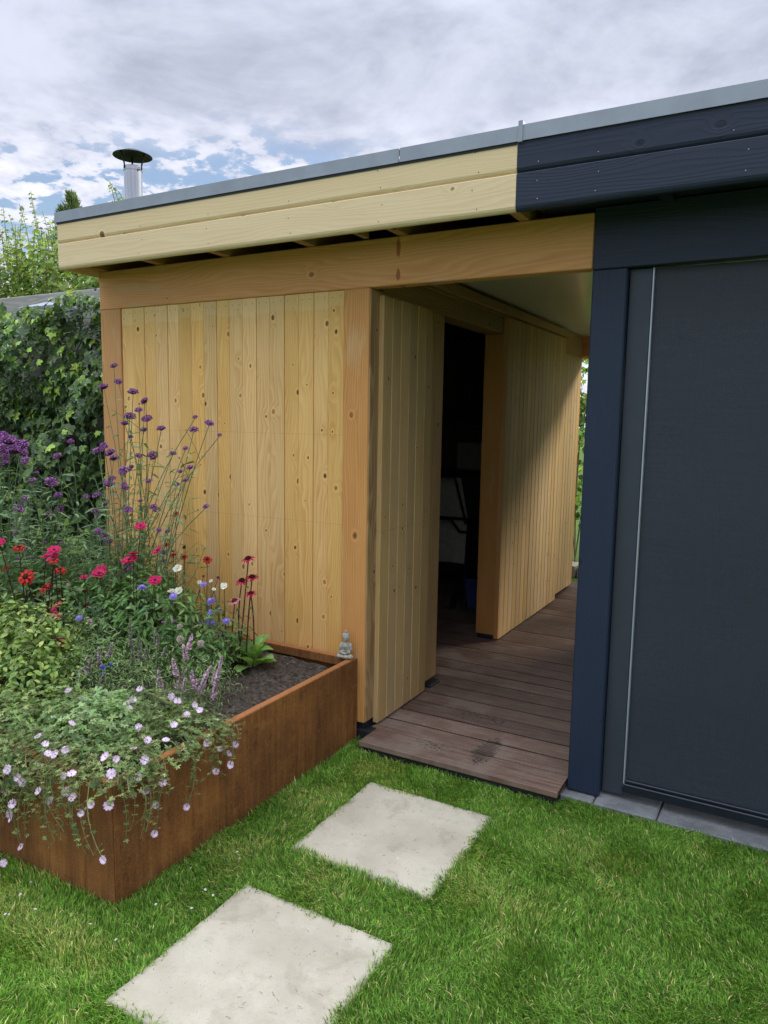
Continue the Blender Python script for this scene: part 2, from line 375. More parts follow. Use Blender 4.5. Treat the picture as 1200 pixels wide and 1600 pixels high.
def deckmat():
    mt, g, b = mat_new('hardwood_decking')
    tc = g.new('ShaderNodeTexCoord'); oi = g.new('ShaderNodeObjectInfo'); geo = g.new('ShaderNodeNewGeometry')
    x, y, z = g.sep(tc.outputs['Object']); wp = geo.outputs['Position']; wx, wy, wz = g.sep(wp)
    r = oi.outputs['Random']
    gr = g.noise(g.vec(g.math('ADD', g.math('MULTIPLY', x, 5), g.math('MULTIPLY', r, 90)), g.math('MULTIPLY', y, 160), g.math('MULTIPLY', r, 30)), 1.0, 4, .6)
    dust = g.noise(wp, 5.0, 6, .62)
    c = g.mix(g.smooth(gr, .3, .75), (.112, .060, .043), (.225, .146, .108))
    c = g.mix(g.smooth(dust, .42, .68, 0, .5), c, (.27, .215, .175))
    c = g.mix(g.smooth(g.noise(wp, 90, 3, .7), .66, .74, 0, .6), c, (.33, .29, .25))     # specks of sawdust
    # dark wet patches left by drips
    for (X, Y, ax, ay, k) in ((.610, .10, .065, .170, .98), (.46, .455, .24, .07, .8), (.37, .02, .12, .06, .7)):
        q = g.math('ADD', g.math('POWER', g.math('ABSOLUTE', g.math('DIVIDE', g.math('SUBTRACT', wx, X), ax)), 2.0),
                   g.math('POWER', g.math('ABSOLUTE', g.math('DIVIDE', g.math('SUBTRACT', wy, Y), ay)), 2.0))
        sp = g.noise(g.vec(g.math('MULTIPLY', wx, 45), g.math('MULTIPLY', wy, 130)), 1.0, 3, .7)
        q = g.math('ADD', q, g.math('MULTIPLY', g.math('SUBTRACT', sp, .5 if k > .9 else .40), 3.4 if k > .9 else 7.5))
        mk = g.smooth(q, .35, .8, k, 0.0)
        if k > .9: mk = g.math('MULTIPLY', mk, g.smooth(g.math('SINE', g.math('MULTIPLY', wy, 6.2832/.0158)), -.9, -.3, .35, 1.0))
        c = g.mix(mk, c, (.016, .009, .006))
    hsv = g.new('ShaderNodeHueSaturation'); g.put(hsv.inputs['Color'], c); g.put(hsv.inputs['Value'], g.smooth(r, 0, 1, .78, 1.2))
    g.L.new(hsv.outputs[0], b.inputs['Base Color'])
    g.put(b.inputs['Roughness'], g.smooth(dust, .3, .7, .42, .66)); b.inputs['Specular IOR Level'].default_value = .35
    bump(g, b, gr, .4, .001); return mt
M['deck'] = deckmat()
M['deckshade'] = simple('shaded_groove', (.030, .020, .015), .9, 0, 60, .4, .3)  # dark colour standing in for shade between and within the deck boards
def pavermat():
    mt, g, b = mat_new('sandstone_slab')
    tc = g.new('ShaderNodeTexCoord'); oi = g.new('ShaderNodeObjectInfo'); o = tc.outputs['Object']
    v = g.new('ShaderNodeVectorMath', operation='ADD'); g.L.new(o, v.inputs[0]); r = g.math('MULTIPLY', oi.outputs['Random'], 40); g.put(v.inputs[1], g.vec(r, r, r)); o = v.outputs[0]
    big = g.noise(o, 3.2, 6, .6); mid = g.noise(o, 14, 6, .68); fine = g.noise(o, 260, 3, .7)
    c = g.mix(g.smooth(big, .35, .68), (.46, .405, .32), (.61, .55, .445))
    c = g.mix(g.smooth(mid, .5, .72, 0, .5), c, (.37, .33, .26))
    c = g.mix(g.smooth(fine, .35, .7, .35, 0), c, (.38, .34, .27))
    vo = g.new('ShaderNodeTexVoronoi'); g.put(vo.inputs['Vector'], o); vo.inputs['Scale'].default_value = 60
    c = g.mix(g.math('MULTIPLY', g.smooth(vo.outputs['Distance'], .05, .12, 1, 0), g.smooth(mid, .52, .6)), c, (.16, .13, .10))
    damp = g.noise(o, 6.0, 5, .65, dist=.4)
    c = g.mix(g.smooth(damp, .53, .66, 0, .40), c, (.30, .265, .20))
    c = g.mix(g.smooth(g.noise(o, 95, 3, .75), .62, .70, 0, .55), c, (.24, .20, .14))
    x, y, z = g.sep(tc.outputs['Object'])
    ed = g.math('MAXIMUM', g.math('DIVIDE', g.math('ABSOLUTE', x), .29), g.math('DIVIDE', g.math('ABSOLUTE', y), .30))
    c = g.mix(g.smooth(g.math('ADD', ed, g.math('MULTIPLY', mid, .12)), .98, 1.07, 0, .5), c, (.20, .17, .12))
    g.L.new(c, b.inputs['Base Color']); b.inputs['Roughness'].default_value = .82; b.inputs['Specular IOR Level'].default_value = .3
    bump(g, b, g.math('ADD', g.math('MULTIPLY', mid, .7), g.math('MULTIPLY', fine, .3)), .45, .002); return mt
M['paver'] = pavermat()
def screenmat():
    mt, g, b = mat_new('screen_fabric')
    tc = g.new('ShaderNodeTexCoord'); x, y, z = g.sep(tc.outputs['Object'])
    wv = g.math('MULTIPLY', g.math('SINE', g.math('MULTIPLY', x, 2200)), g.math('SINE', g.math('MULTIPLY', z, 2200)))
    hz = g.noise(g.vec(g.math('MULTIPLY', x, 4), 0.0, g.math('MULTIPLY', z, 150)), 1.0, 4, .6)
    vz = g.noise(g.vec(g.math('MULTIPLY', x, 150), 0.0, g.math('MULTIPLY', z, 5)), 1.0, 4, .6)
    cl = g.noise(tc.outputs['Object'], 1.3, 4, .55)
    c = g.mix(g.smooth(g.math('ADD', g.math('MULTIPLY', hz, .6), g.math('MULTIPLY', vz, .4)), .1, .9), (.021, .026, .038), (.037, .044, .060))
    c = g.mix(g.smooth(cl, .4, .7, 0, .3), c, (.034, .038, .048))
    c = g.mix(g.smooth(g.noise(tc.outputs['Object'], 260, 3, .8), .50, .68, 0, .6), c, (.066, .074, .094))
    g.L.new(c, b.inputs['Base Color']); b.inputs['Roughness'].default_value = .40; b.inputs['Specular IOR Level'].default_value = .28
    bump(g, b, g.math('ADD', vz, g.math('MULTIPLY', hz, 1.5)), .10, .0006); return mt
M['screen'] = screenmat()
def soilmat():
    mt, g, b = mat_new('garden_soil')
    tc = g.new('ShaderNodeTexCoord'); o = tc.outputs['Object']
    n = g.noise(o, 45, 6, .7); m2 = g.noise(o, 7, 4, .6)
    c = g.mix(g.smooth(n, .35, .7), (.035, .026, .021), (.15, .12, .10))
    c = g.mix(g.smooth(m2, .4, .7, 0, .5), c, (.075, .060, .050))
    c = g.mix(g.smooth(g.noise(o, 190, 2, .7), .69, .74, 0, .8), c, (.45, .42, .38))
    g.L.new(c, b.inputs['Base Color']); b.inputs['Roughness'].default_value = .95; b.inputs['Specular IOR Level'].default_value = .15
    bump(g, b, n, 1.0, .012); return mt
M['soil'] = soilmat()
def concrete():
    mt, g, b = mat_new('grey_concrete')
    tc = g.new('ShaderNodeTexCoord'); o = tc.outputs['Object']
    n = g.noise(o, 9, 6, .65); f = g.noise(o, 200, 3, .7)
    c = g.mix(g.smooth(n, .35, .7), (.10, .105, .115), (.19, .195, .205)); c = g.mix(g.smooth(f, .5, .75, 0, .4), c, (.34, .34, .33))
    g.L.new(c, b.inputs['Base Color']); b.inputs['Roughness'].default_value = .9; bump(g, b, f, .4, .0015); return mt
M['concrete'] = concrete()
def stonemat():
    mt, g, b = mat_new('cast_stone')
    tc = g.new('ShaderNodeTexCoord'); o = tc.outputs['Object']
    n = g.noise(o, 55, 5, .7)
    c = g.mix(g.smooth(n, .35, .68), (.21, .195, .155), (.46, .44, .38))
    c = g.mix(g.smooth(g.noise(o, 25, 4, .6), .52, .68, 0, .55), c, (.30, .26, .16))
    g.L.new(c, b.inputs['Base Color']); b.inputs['Roughness'].default_value = .9; bump(g, b, n, .5, .0015); return mt
M['stone'] = stonemat()
def lawnbase():
    mt, g, b = mat_new('lawn_ground')
    geo = g.new('ShaderNodeNewGeometry'); o = geo.outputs['Position']
    n = g.noise(o, 30, 5, .7); bg_ = g.noise(o, 1.5, 4, .6)
    c = g.mix(g.smooth(n, .3, .7), (.035, .060, .014), (.09, .15, .035))
    c = g.mix(g.smooth(bg_, .4, .7, 0, .4), c, (.07, .10, .025))
    g.L.new(c, b.inputs['Base Color']); b.inputs['Roughness'].default_value = .95; b.inputs['Specular IOR Level'].default_value = .1
    bump(g, b, n, .8, .01); return mt
M['lawn'] = lawnbase()
def leafmat(name, trans=.35, rough=.5, spec=.35, tmul=(1.2, 1.28, .5), gain=1.0, warm_=1.0):
    mt, g, b = mat_new(name)
    a = g.new('ShaderNodeAttribute', attribute_name='tint')
    tc = g.new('ShaderNodeTexCoord'); n = g.noise(tc.outputs['Object'], 40, 3, .6)
    k = g.smooth(n, .3, .7, .82, 1.18)
    k = g.math('MULTIPLY', k, gain)
    c = g.mix(1.0, a.outputs['Color'], g.vec(g.math('MULTIPLY', k, warm_), k, k), 'MULTIPLY')
    g.L.new(c, b.inputs['Base Color']); b.inputs['Roughness'].default_value = rough; b.inputs['Specular IOR Level'].default_value = spec
    t = g.new('ShaderNodeBsdfTranslucent'); g.L.new(g.mix(1.0, c, tmul, 'MULTIPLY'), t.inputs[0])
    ms = g.new('ShaderNodeMixShader'); ms.inputs[0].default_value = trans
    g.L.new(b.outputs[0], ms.inputs[1]); g.L.new(t.outputs[0], ms.inputs[2])
    g.L.new(ms.outputs[0], g.N['Material Output'].inputs[0]); return mt
M['leaf'] = leafmat('leaf', gain=2.4, warm_=1.07); M['gloss'] = leafmat('glossy_leaf', .22, .36, .5, gain=2.3, warm_=1.18)
M['grass'] = leafmat('grass_blade', .38, .55, .25, gain=2.5, warm_=1.03); M['petal'] = leafmat('petal', .35, .6, .2, (1.05, 1.0, 1.05), gain=1.1)
M['stem'] = leafmat('green_stem', .05, .6, .25)

# ------------------------------------------------------------------ ground
mb = MB(); mb.add([(-300, -300, 0), (300, -300, 0), (300, 300, 0), (-300, 300, 0)], Q=[(0, 1, 2, 3)])
tag(mb.link('lawn_ground', M['lawn'], colour=False), kind='structure')

# ------------------------------------------------------------------ boards
def board_mesh(name, w, Ln, t, mat, ch=.004, groove=False):
    """upright board: width along X, thickness along Y (face at -t/2), length along Z from 0"""
    h, k = w/2, t/2
    if groove:
        pr = [(-h, k), (-h, -k+ch), (-h+ch, -k), (-.0028, -k), (0, -k+.003), (.0028, -k), (h-ch, -k), (h, -k+ch), (h, k)]
    else:
        pr = [(-h, k), (-h, -k+ch), (-h+ch, -k), (h-ch, -k), (h, -k+ch), (h, k)]
    n = len(pr)
    V = [(x, y, 0) for x, y in pr] + [(x, y, Ln) for x, y in pr]
    Q = [(i, (i+1) % n, (i+1) % n+n, i+n) for i in range(n)]
    T = [(0, i+1, i) for i in range(1, n-1)] + [(n, n+i, n+i+1) for i in range(1, n-1)]
    return np_mesh(name, V, T, Q, mat)
def block(name, a, b, mat, parent, ch=.003, label=None, kind=None):
    """box whose origin is its low corner, so that the grain runs in its own coordinates"""
    mb = MB(); mb.box((0, 0, 0), tuple(b[i]-a[i] for i in range(3)), ch)
    return link(name, mb.mesh(name, mat, colour=False), parent, a, label=label, kind=kind)
ZB, ZT = 2.214, 2.428        # front beam
XL, XR = -1.823, 1.026
shed = empty('garden_shed', (-.9, 1.9, 0), 'new unpainted timber garden shed with flat roof and open sliding doors', 'shed')
ver = empty('veranda', (3.0, 1.9, 0), 'navy blue painted flat roofed veranda joined to the right of the timber shed', 'veranda')
# --- posts, beam
block('post', (-.141, 0, .100), (0, .138, ZB-.001), M['dougz'], shed, .003, label='orange brown corner post beside the passage')
block('post', (XL, 0, .02), (-1.66, .138, ZB-.001), M['dougz'], shed, .003)
block('beam', (XL-.003, -.001, ZB), (XR-.002, .070, ZT), M['dougx'], shed, .004)
block('post', (-.140, .700, .100), (.000, .838, 2.196), M['jambstain'], shed, .003, label='door post with black stains low down')
block('post', (-.140, 1.80, .100), (-.005, 1.94, 2.196), M['dougz'], shed, .003)
block('post', (-.140, 3.71, .09), (-.001, 3.85, 2.196), M['dougz'], shed, .003)
block('lintel', (-.138, .139, 2.197), (-.002, 3.85, 2.395), M['dougy'], shed, .003)
# side of the corner post is rough and darker
mb = MB(); mb.box((0, 0, 0), (.006, .132, ZB-.108), .002)
link('post_facing', mb.mesh('post_facing', M['jamb'], colour=False), shed, (.0005, .003, .104), label='weathered brown side of the corner post')
for a, b in (((-.13, .005, .012), (.043, .14, .062)), ((-.12, .02, .062), (-.01, .12, .098)), ((-.13, .70, .02), (.030, .835, .078)), ((-.12, .71, .078), (-.01, .83, .098)), ((-.13, 1.81, .02), (-.02, 1.93, .098))):
    block('post_foot', a, b, M['rubber'], shed, .003)
# --- front cladding: seventeen upright boards
x0, x1, nb = -1.657, -.143, 17; pw = (x1-x0)/nb
bm_plain = board_mesh('board', pw-.0020, ZB-.088-.002, .018, M['clad'])
bm_tight = board_mesh('board', pw-.0004, ZB-.088-.002, .018, M['clad'], ch=.0022)
for i in range(nb):
    wide = i in (2, 4, 8, 11, 13, 15)
    cx = x0+(i+.5)*pw + (.0006 if wide else -.0003)
    link('board', bm_plain if wide else bm_tight, shed, (cx, .018+random.uniform(-.0007, .0007), .088))
block('wall_sheathing', (-1.655, .032, .10), (-.142, .045, ZB-.002), M['rubber'], shed, 0)
# nails
mb = MB()
for i in range(nb):
    for dx in (-.022, .022):
        p = (x0+(i+.5)*pw+dx, .0083, ZB-.030+random.uniform(-.003, .003)); mb.ball(p, (.0022, .0012, .0022), n=6, k=4)
mb.link('nails', M['blackmetal'], shed, kind='stuff', colour=False)
block('drip_strip', (-1.655, .004, .064), (-.142, .030, .086), M['silverlath'], shed, .002)
# --- fascia boards: log profile with rounded lower edge
def fascia_mesh(L_, h, mat, name='fascia_board'):
    pr = [(0, 0), (0, h), (-.020, h), (-.022, h-.003), (-.022, .018), (-.019, .009), (-.013, .002), (-.008, 0)]
    n = len(pr)
    V = [(0, y, z) for y, z in pr]+[(L_, y, z) for y, z in pr]
    Q = [(i, i+n, (i+1) % n+n, (i+1) % n) for i in range(n)]
    T = [(0, i, i+1) for i in range(1, n-1)]+[(n, n+i+1, n+i) for i in range(1, n-1)]
    return np_mesh(name, V, T, Q, mat)
FY, Z0, ZM, Z1, XJ = -.238, 2.396, 2.533, 2.660, .788
link('fascia_board', fascia_mesh(XJ+1.836, ZM-Z0-.0008, M['fascia']), shed, (-1.836, FY, Z0))
link('fascia_board', fascia_mesh(XJ+1.836, Z1-ZM, M['fascia']), shed, (-1.836, FY, ZM))
link('fascia_board', fascia_mesh(4.6, ZM-Z0-.0008, M['navyx']), ver, (XJ+.0015, FY-.001, Z0))
link('fascia_board', fascia_mesh(4.6, Z1-ZM, M['navyx']), ver, (XJ+.0015, FY-.001, ZM))
mb = MB()
for X in (-1.2, -.75, -.28, .2, .62):
    for zz in (Z0+.03, Z0+.10, ZM+.03, ZM+.10): mb.ball((X+random.uniform(-.02, .02), FY-.0225, zz+random.uniform(-.006, .006)), (.0024, .0012, .0024), n=6, k=4)
mb.link('fascia_nails', M['blackmetal'], shed, kind='stuff', colour=False)
mb = MB()
for X in (.85, 1.10, 1.55, 2.1):
    for zz in (Z0+.035, Z0+.10, ZM+.03): mb.ball((X+random.uniform(-.03, .03), FY-.0235, zz), (.0021, .0012, .0021), n=6, k=4)
mb.link('fascia_nails', M['guidelight'], ver, kind='stuff', colour=False)
# left end fascia
block('end_fascia', (-1.834, FY+.001, Z0), (-1.816, 3.9, Z1), M['fascia'], shed, .002)
# --- roof deck, trims
block('roof', (-1.815, FY+.002, 2.600), (XJ, 3.92, 2.655), M['roofing'], shed, 0)
block('roof', (XJ+.002, FY+.002, 2.600), (5.4, 3.92, 2.655), M['roofing'], ver, 0)
if 1: M['trim'].node_tree.nodes['Principled BSDF'].inputs['Roughness'].default_value = .55
def trim(xa, xb, parent, y=FY-.026, zt=2.700, z0=2.645):
    mb = MB()
    mb.box((xa, y, z0), (xb, y+.003, zt)); mb.box((xa, y+.0035, zt-.003), (xb, y+.075, zt+.0004)); mb.box((xa, y-.003, z0-.0005), (xb, y-.0004, z0+.004))
    return mb.link('roof_trim', M['trim'], parent, colour=False)
XS = at_y(621, 240, -.28).x
trim(-1.850, XS-.0022, shed); trim(XS+.0022, XJ+.004, shed, y=FY-.027); trim(XJ+.012, 5.4, ver, y=FY-.0285, zt=2.7015)
block('trim_joint', (XJ+.0045, FY-.034, 2.640), (XJ+.022, FY+.05, 2.716), M['trim'], ver, .001)
mb = MB(); mb.box((-1.853, FY-.0255, 2.645), (-1.8505, 3.93, 2.700)); mb.box((-1.850, FY+.050, 2.6975), (-1.78, 3.93, 2.7002))
mb.link('roof_trim', M['trim'], shed, colour=False)
block('seal_strip', (-1.838, FY-.0245, 2.634), (XJ-.001, FY-.0225, 2.6495), M['rubber'], shed, 0)
# --- rafters seen in the gap under the fascia, ceiling
for X in (-1.78, -1.335, -.86, -.33, .17, .735):
    block('rafter', (X-.022, FY+.001, ZT+.0005), (X+.022, 3.88, 2.598), M['dougy'], shed, .002)
mb = MB(); mb.box((0, 0, 0), (.03, .20, .022)); 
blocky = block('brace', (-.03, FY+.01, ZT+.004), (-.005, -.004, ZT+.03), M['dougy'], shed, .001)
for X in (1.30, 1.9, 2.5, 3.1, 3.7, 4.3):
    block('rafter', (X-.022, FY+.001, ZT+.0005), (X+.022, 3.88, 2.598), M['navyx'], ver, .002)
block('soffit', (-1.81, FY+.0015, 2.5985), (XJ-.002, 3.90, 2.5998), M['rubber'], shed, 0)
block('ceiling', (-.060, .075, 2.3965), (1.02, 3.858, 2.402), M['ceiling'], shed, 0)
block('ceiling', (1.022, .145, 2.3965), (5.3, 3.836, 2.402), M['ceiling'], ver, 0)
block('door_rail', (.0015, .10, 2.318), (.045, 3.24, 2.372), M['dougy'], shed, .003)
block('door_rail_cover', (.0025, .145, 2.3035), (.0155, 3.24, 2.3175), M['dougy'], shed, .002)
# --- back beam, shed walls (mostly hidden)
block('beam', (XL, 3.861, 2.215), (XR-.01, 3.93, 2.394), M['dougx'], shed, .003)
block('end_board', (XL, 3.932, 2.20), (XJ, 3.95, 2.598), M['fascia'], shed, .002)
block('end_board', (XJ+.002, 3.932, 2.20), (5.35, 3.95, 2.598), M['navyx'], ver, .002)
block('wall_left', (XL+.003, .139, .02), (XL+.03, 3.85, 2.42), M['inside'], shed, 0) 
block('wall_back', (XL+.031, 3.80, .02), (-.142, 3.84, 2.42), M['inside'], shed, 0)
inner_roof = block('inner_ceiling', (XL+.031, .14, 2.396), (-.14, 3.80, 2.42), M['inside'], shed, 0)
# --- passage wall boards behind/after the sliding door
wb = board_mesh('board', .0880, 2.0985, .018, M['door'])
for i in range(22):
    yc = 1.99+i*.089
    if yc > 3.80: break
    link('board', wb, shed, (-.008, yc, .098), (0, 0, R(90)))
# --- sliding doors
def door(ya, yb, z0, z1, n, label):
    d = block('door', (.0025, ya, z0), (.0165, yb, z1), M['door'], shed, .001, label=label)
    w = (yb-ya)/n
    b1 = board_mesh('board', w-.0016, z1-z0, .012, M['door'], ch=.0035)
    for i in range(n):
        link('board', b1, d, (.0230+random.uniform(-.0006, .0006), ya+(i+.5)*w, z0), (0, 0, R(90)))
    return d
door(.086, .634, .077, 2.190, 6, 'narrow near door panel standing against the corner post')
d2 = door(1.815, 3.205, .077, 2.302, 16, 'wide sliding door panel pushed back along the passage')
block('door_edge', (-.004, 1.7945, .0765), (.0295, 1.8145, 2.3025), M['dougz'], d2, .002)
# --- veranda front
block('beam', (XR, -.003, ZB-.006), (5.35, .068, ZT+.016), M['navyx'], ver, .003)
block('beam_infill', (XJ+.02, -.16, ZT+.022), (5.35, .068, 2.594), M['navyx'], ver, .003)
block('post', (XR, 0, .032), (1.161, .138, ZB-.0065), M['navyz'], ver, .005)
block('post', (5.2, 0, .032), (5.335, .138, ZB-.0065), M['navyz'], ver, .005)
block('post', (5.2, 3.7, .032), (5.335, 3.838, 2.39), M['navyz'], ver, .005)
block('post', (1.04, 3.7, .09), (1.17, 3.838, 2.39), M['navyz'], ver, .005)
block('beam', (1.03, 3.8385, 2.2), (5.335, 3.90, 2.39), M['navyx'], ver, .003)
for i in range(18):  # unseen side wall, added to cut the light entering the passage
    block('blocker_board', (1.034, .142+i*.140, .05), (1.052, .142+i*.140+.1385, 2.394), M['navyz'], ver, .002)
scr = empty('roller_screen', (3.2, .05, .1), 'closed dark blue grey fabric wind screen in the veranda front, right of the navy post', 'screen')
block('guide_rail', (1.163, .040, .045), (1.2495, .080, ZB-.008), M['guide'], scr, .003)
block('guide_edge', (1.2500, .034, .085), (1.2560, .079, ZB-.008), M['guidelight'], scr, .001)
mb = MB(); nx = 40; nz = 24      # fabric with a hardly visible sag
V = [(1.2565+3.93*i/nx, .052+.003*math.sin(i*.5)*math.sin(j*.3)+.0015*math.sin(j*.9), .118+(2.205-.118)*j/nz) for j in range(nz+1) for i in range(nx+1)]
Q = [(j*(nx+1)+i, j*(nx+1)+i+1, (j+1)*(nx+1)+i+1, (j+1)*(nx+1)+i) for j in range(nz) for i in range(nx)]
V += [(a, b+.002, c) for a, b, c in V]; k = (nx+1)*(nz+1); Q += [(d+k, c+k, b+k, a+k) for a, b, c, d in Q]
mb.add(V, Q=Q); mb.link('fabric', M['screen'], scr, smooth=True, colour=False)
mb = MB(); mb.box((1.252, .026, .066), (5.19, .070, .104), .003); mb.box((1.258, .036, .1045), (5.19, .064, .118), .003)
mb.link('bottom_bar', M['navymetal'], scr, colour=False)
# --- kerb stones under the veranda
KL = ['short grey kerb stone at the foot of the navy post', 'grey kerb stone under the left end of the fabric screen', 'long grey kerb stone under the fabric screen, at the right edge of the photo']
for i, (a, b) in enumerate(((1.005, 1.145), (1.150, 1.400), (1.405, 2.40), (2.405, 3.4), (3.405, 4.4), (4.405, 5.4))):
    mb = MB(); mb.box((a-1, -.052 if i else -.045, -.12), (b-1, .20, .026+(.002 if i % 2 else 0)), .006)
    o = mb.link('kerb_stone', M['concrete'], colour=False, origin=(0, 0, 0)); o.location = (1, 0, 0)
    tag(o, KL[i] if i < 3 else ['grey kerb stone just beyond the right edge of the photo', 'grey kerb stone second beyond the right edge of the photo', 'grey kerb stone at the far right corner of the veranda'][i-3], 'kerb stone', 'kerb stones under the veranda front')
mb = MB(); mb.box((1.03, .205, -.1), (5.4, 3.9, .028)); tag(mb.link('terrace_floor', M['concrete'], colour=False), kind='structure')

# ------------------------------------------------------------------ deck
dk = empty('deck', (.5, 1.9, 0), None, None); dk['kind'] = 'structure'
def deck_mesh(xa, xb, w=.1370, t=.024, ng=9, front=False):
    pr = [(0, -t), (0, -.002)]
    step = w/ng; gd = .0045
    for i in range(ng):
        a = i*step
        pr += [(a+.0020, 0), (a+step-.0070, 0), (a+step-.0060, -gd), (a+step-.0005, -gd)]
    pr[-2:] = [(w-.002, 0), (w, -.002)]; pr.append((w, -t))
    n = len(pr)
    V = [(xa, y, z) for y, z in pr]+[(xb, y, z) for y, z in pr]
    Q = [(i, (i+1) % n, (i+1) % n+n, i+n) for i in range(n)]
    T = [(0, i, i+1) for i in range(1, n-1)]+[(n, n+i+1, n+i) for i in range(1, n-1)]
    me = np_mesh('deck_board', V, T, Q, M['deck']); me.materials.append(M['deckshade'])
    for i in range(n):          # groove floors and board edges painted dark for the shade in the gaps
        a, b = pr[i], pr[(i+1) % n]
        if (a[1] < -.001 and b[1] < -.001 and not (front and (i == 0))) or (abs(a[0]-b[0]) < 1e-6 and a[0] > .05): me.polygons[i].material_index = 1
    return me
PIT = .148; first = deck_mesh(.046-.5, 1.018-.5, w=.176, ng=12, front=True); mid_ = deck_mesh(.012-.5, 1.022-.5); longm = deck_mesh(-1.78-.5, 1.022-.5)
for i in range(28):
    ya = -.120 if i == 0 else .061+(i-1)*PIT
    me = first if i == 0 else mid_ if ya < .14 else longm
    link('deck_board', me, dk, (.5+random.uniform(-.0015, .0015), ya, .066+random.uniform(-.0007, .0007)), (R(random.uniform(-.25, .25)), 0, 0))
mb = MB()
for X in (.10, .55, .97, -.4, -.9, -1.4): mb.box((X-.03, -.100 if X > 0 else .15, -.02), (X+.03, 3.9, .0395), .001)
mb.box((.06, -.106, -.02), (1.0, -.1005, .040))
mb.link('joist', M['rubber'], dk, colour=False, kind='stuff')

# ------------------------------------------------------------------ stepping stones
def slab(cx, cy, w, h, label):
    mb = MB(); n = 26
    pts = []
    for (ax, ay), (bx, by) in (((-1, -1), (1, -1)), ((1, -1), (1, 1)), ((1, 1), (-1, 1)), ((-1, 1), (-1, -1))):
        for i in range(n):
            t = i/n; px, py = ax+(bx-ax)*t, ay+(by-ay)*t
            k = 1+random.uniform(-.010, .004)
            pts.append((px*w/2*k, py*h/2*k))
    m_ = len(pts)
    V = [(x, y, -.04) for x, y in pts]+[(x, y, .009) for x, y in pts]+[(x*.985, y*.985, .014) for x, y in pts]+[(0, 0, .0145)]
    Q = [(i, (i+1) % m_, (i+1) % m_+m_, i+m_) for i in range(m_)]+[(i+m_, (i+1) % m_+m_, (i+1) % m_+2*m_, i+2*m_) for i in range(m_)]
    T = [(2*m_+i, 2*m_+(i+1) % m_, 3*m_) for i in range(m_)]
    mb.add(V, T=T, Q=Q)
    o = mb.link('stepping_stone', M['paver'], colour=False); o.location = (cx, cy, 0)
    tag(o, label, 'paving slab', 'stepping stones in the lawn'); return o
SL = [(.535, -.650, .580, .600), (.538, -1.495, .585, .600)]
slab(*SL[0], 'pale sandstone slab in the lawn nearest the deck')
slab(*SL[1], 'pale sandstone slab in the lawn nearest the camera, cut by the bottom of the photo')
slab(.54, -2.34, .58, .6, 'pale sandstone slab in the lawn in front of the other two, outside the photo')
SL.append((.54, -2.34, .58, .6))

# ------------------------------------------------------------------ planter
pl = empty('planter', (-1.2, -.76, 0), 'rusty brown corten steel raised planter full of flowers in front of the shed', 'planter')
PX, PY, PZ = -.033, -1.5137, .4344; PXL = -2.75
def panel(a, b, nm='side_panel'): return block(nm, a, b, M['corten'], pl, .0012)
panel((PX-.004, PY+.0035, -.03), (PX, -.012, PZ)); panel((PXL, PY, -.03), (PX-.0035, PY+.004, PZ))
panel((PXL, PY+.005, -.03), (PXL+.004, -.012, PZ)); panel((PXL+.005, -.016, -.03), (PX-.005, -.012, PZ))
mb = MB()
mb.box((PX-.034, PY+.036, PZ-.0035), (PX-.0045, -.0165, PZ+.0008)); mb.box((PXL+.004, PY+.0045, PZ-.0035), (PX-.0045, PY+.0355, PZ+.0008))
mb.box((PXL+.004, -.048, PZ-.003), (PX-.0345, -.0165, PZ+.0006)); mb.box((PX-.034, PY+.036, PZ-.03), (PX-.0325, -.049, PZ-.004)); mb.box((PXL, -.0495, PZ-.04), (PX-.035, -.0482, PZ-.0035))
mb.link('top_flange', M['corten'], pl, colour=False)
mb = MB(); nx, ny = 150, 84
from mathutils import noise as mn
def soil_z(x, y):
    return PZ-.050+.020*mn.noise(Vector((x*3, y*3, 0)))+.012*mn.noise(Vector((x*14, y*14, 3)))+.008*mn.noise(Vector((x*45, y*45, 7)))
V = [(PXL+.005+(PX-.036-PXL-.005)*i/nx, PY+.01+(-.052-PY-.01)*j/ny) for j in range(ny+1) for i in range(nx+1)]
V = [(a, b, soil_z(a, b)) for a, b in V]
Q = [(j*(nx+1)+i, j*(nx+1)+i+1, (j+1)*(nx+1)+i+1, (j+1)*(nx+1)+i) for j in range(ny) for i in range(nx)]
mb.add(V, Q=Q); mb.link('soil', M['soil'], pl, smooth=True, colour=False)
mb = MB()     # clods and crumbs
for _ in range(1500):
    a = random.uniform(-1.0, PX-.045); b = random.uniform(PY+.05, -.06); r = random.uniform(.0015, .0065) * (1 if random.random() < .95 else 2)
    mb.ball((a, b, soil_z(a, b)+r*.3), (r, r*random.uniform(.6, 1.1), r*.7), n=5, k=3)
mb.link('soil_crumbs', M['soil'], pl, kind='stuff', colour=False)

# ------------------------------------------------------------------ leaves and flowers toolkit
def frames(dirs, ups, scale):
    """local y = dir, local z ~ up ; returns (n,3,3)"""
    d = dirs/np.linalg.norm(dirs, axis=1, keepdims=True)
    s = np.cross(d, ups); s /= (np.linalg.norm(s, axis=1, keepdims=True)+1e-9)
    u = np.cross(s, d)
    sc = np.asarray(scale)
    if sc.ndim == 1: sc = np.stack([sc, sc, sc], 1)
    return np.stack([s*sc[:, :1], d*sc[:, 1:2], u*sc[:, 2:3]], axis=2)
def T_lance(w=.16, fold=.05, droop=.12):
    V = [(0, 0, 0), (-w*.8, .3, fold), (0, .35, 0), (w*.8, .3, fold), (-w*.75, .65, fold-droop*.5), (0, .68, -droop*.45), (w*.75, .65, fold-droop*.5), (0, 1, -droop)]
    T = [(0, 2, 1), (0, 3, 2), (1, 2, 4), (2, 5, 4), (2, 3, 5), (3, 6, 5), (4, 5, 7), (5, 6, 7)]
    return V, T
